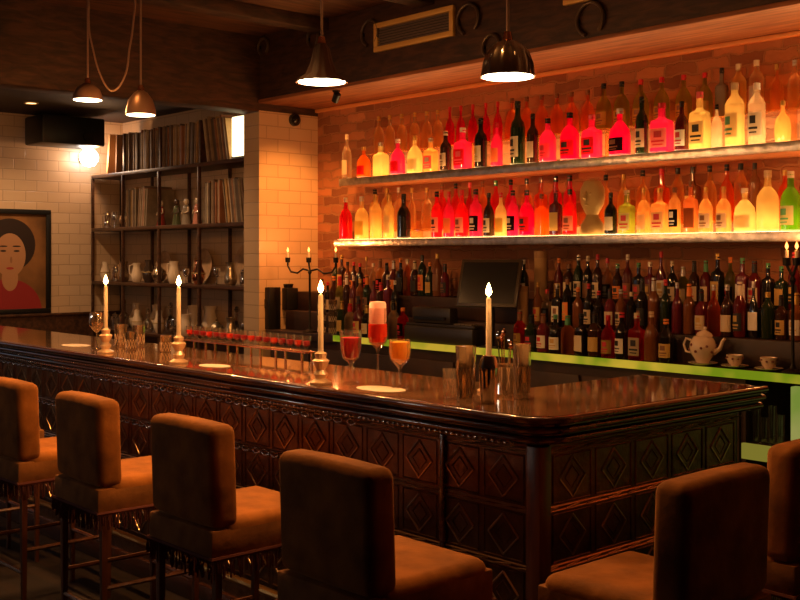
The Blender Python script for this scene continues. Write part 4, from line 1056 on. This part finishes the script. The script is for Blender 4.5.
# platters stand at the back of the third shelf
for k, (x, r) in enumerate(((-9.95, .16), (-9.2, .17), (-8.45, .19))):
    t = tag(MB().lathe([(0, 0), (r*.6, 0), (r, .02), (r, .025), (r*.6, .006), (0, .006)], 28, M=Matrix.Rotation(PI/2-.10, 4, 'X')).obj('platter', principled('painted platter', (.40, .24, .13), rough=.3, var=.5, vscale=9)),
            f'round painted platter leaning at the shelf back, {ORD[3-k]} from the pillar', 'platter', 'platters on the third shelf')
    t.location = (x, LWY-.07, SHZ[2]+r+.003)
# tray on the lowest shelf, figurines on the second
def figurine(x, z, mat, dress, label):
    t = thing('figurine', (x, SHY+.12, z+.001), label, 'figurine', group='figurines on the second shelf')
    MB().lathe([(0, 0), (.05, 0), (.045, .02), (.03, .10), (.035, .15), (.028, .18), (.012, .195), (0, .196)], 16).obj('dress', dress, t)
    MB().lathe([(0, .19), (.012, .193), (.024, .21), (.026, .23), (.018, .25), (0, .256)], 14).obj('head', mat, t)
    for s in (-1, 1): MB().tube([(s*.030, 0, .17), (s*.052, -.01, .13), (s*.02, -.04, .11)], [.010, .008, .007], 7).obj('arm', mat, t)
figurine(-9.70, SHZ[1], M_cerm, principled('red glaze', (.30, .03, .02), rough=.25), 'small figurine in a red dress on the second shelf')
figurine(-9.40, SHZ[1], principled('dark skin glaze', (.08, .04, .025), rough=.3), principled('green glaze', (.08, .09, .04), rough=.25), 'small figurine in a green dress on the second shelf')
figurine(-9.22, SHZ[1], M_cerm, principled('grey glaze', (.25, .2, .15), rough=.3), 'small figurine in a grey dress on the second shelf')
figurine(-9.02, SHZ[1], M_cerm, principled('pink glaze', (.50, .20, .14), rough=.25), 'small figurine in a pale pink dress on the second shelf')

# glassware stored under the back counter's open end
k = 0
for px in (757, 765, 773, 781):
    for Y in (5.46,):
        k += 1
        tumbler(xat(px, Y), Y, .601, .022, random.uniform(.14, .26), f'tall clear glass on the open lower shelf, {ORD[k]} from the cabinet doors', facets=False, group='tall glasses on the open lower shelf', name='tall_glass', mat=M_glass)

sl = thing('added_spotlight', (-6.7, 5.36, SOFZ-.001), 'small added black spotlight under the soffit behind the dark cone lamp', 'spotlight')  # spotlight added to light the pillar orange, no such fixture known
dirv = (Vector((-7.7, 5.58, 1.72))-Vector((-6.7, 5.36, SOFZ-.05))).normalized()
qr = dirv.to_track_quat('-Z', 'Y')
MB().lathe([(0, -.012), (.03, -.012), (.03, 0), (0, 0)], 16).obj('mount', M_iron, sl)
MB().lathe([(.028, -.035), (.030, .035), (0, .038), (0, .030), (.024, .028), (.024, -.035), (.028, -.035)], 16, M=Matrix.Translation((0, 0, -.055)) @ qr.to_matrix().to_4x4()).obj('can', M_black, sl)
l = lamp(sl, Vector((0, 0, -.055))+dirv*.05, P_SPOT, (1, .37, .075), .02, 'SPOT', math.radians(74), .8)
l.rotation_euler = qr.to_euler()

for k, x in enumerate((-10.1, -8.7)):  # far room downlights added to brighten the shelving
    dl = thing('added_downlight', (x, 4.35, 3.099), f'added round recessed lamp in the far room, {"by the portrait wall" if k == 0 else "by the pillar"}', 'added_downlight', group='added downlights of the far room')
    MB().lathe([(.055, 0), (.07, 0), (.07, -.012), (.055, -.012), (.055, 0)], 24).obj('ring', M_gild, dl)
    MB().lathe([(0, -.002), (.054, -.002), (.054, -.006), (0, -.006)], 20).obj('diffuser', emitter('downlight diffuser', (1, .6, .25), 4), dl)
    lamp(dl, (0, 0, -.03), P_ROOM, (1, .60, .30), .03, 'SPOT', math.radians(130), .7)
# unseen downlights added above the stools to brighten seats and stool tops
for k, (x, y) in enumerate(((-5.25, 2.30), (-4.0, 2.30), (-2.75, 2.35), (-1.9, 2.9))):
    dl = thing('added_downlight', (x, y, CEILZ-.001), f'added round recessed lamp over the stools, {ORD[k+1]} along from the far end', 'added_downlight', group='added downlights over the stools')
    MB().lathe([(.055, 0), (.07, 0), (.07, -.012), (.055, -.012), (.055, 0)], 24).obj('ring', M_gild, dl)
    MB().lathe([(0, -.002), (.054, -.002), (.054, -.006), (0, -.006)], 20).obj('diffuser', emitter('downlight diffuser', (1, .6, .25), 4), dl)
    lamp(dl, (0, 0, -.03), P_DOWN*(0.04 if k == 3 else .6 if k == 2 else 1), (1, .44, .12), .03, 'SPOT', math.radians(75), .7)
for k, x in enumerate((-9.6, -7.6)):  # unseen globe sconces added behind the seats for glints on the tin
    sc = thing('added_sconce', (x, -2.595, 1.95), f'added white globe sconce on the brown wall behind the seats, {ORD[k+1]} from the tiled corner', 'wall lamp', group='added globe sconces')
    MB().box(-.04, .04, 0, .03, -.06, .06, bev=.005).obj('wall_plate', M_iron, sc)
    MB().tube([(0, .03, 0), (0, .09, 0)], .012, 8).obj('neck', M_iron, sc)
    MB().lathe([(0, -.14), (.08, -.12), (.13, -.05), (.14, 0), (.13, .05), (.08, .12), (0, .14)], 20, M=Matrix.Translation((0, .22, 0))).obj('globe', emitter('milk glass globe', (1, .88, .74), 34), sc)
    lamp(sc, (0, .40, 0), P_SCONCE, (1, .70, .45), .08)

# stacked glasses on the counter between the candelabra and the first bottles
k = 0
for px in (322, 333):
    for lv in range(3):
        k += 1
        tumbler(xat(px, 5.43), 5.43, CTZ+lv*.094, .036, .09, f'gold-lit tumbler, {("lowest", "middle", "topmost")[lv]} of the stack {"beside the candelabra" if px == 322 else "beside the first counter bottle"}', facets=True, mat=M_crystal, group='stacked tumblers by the candelabra')
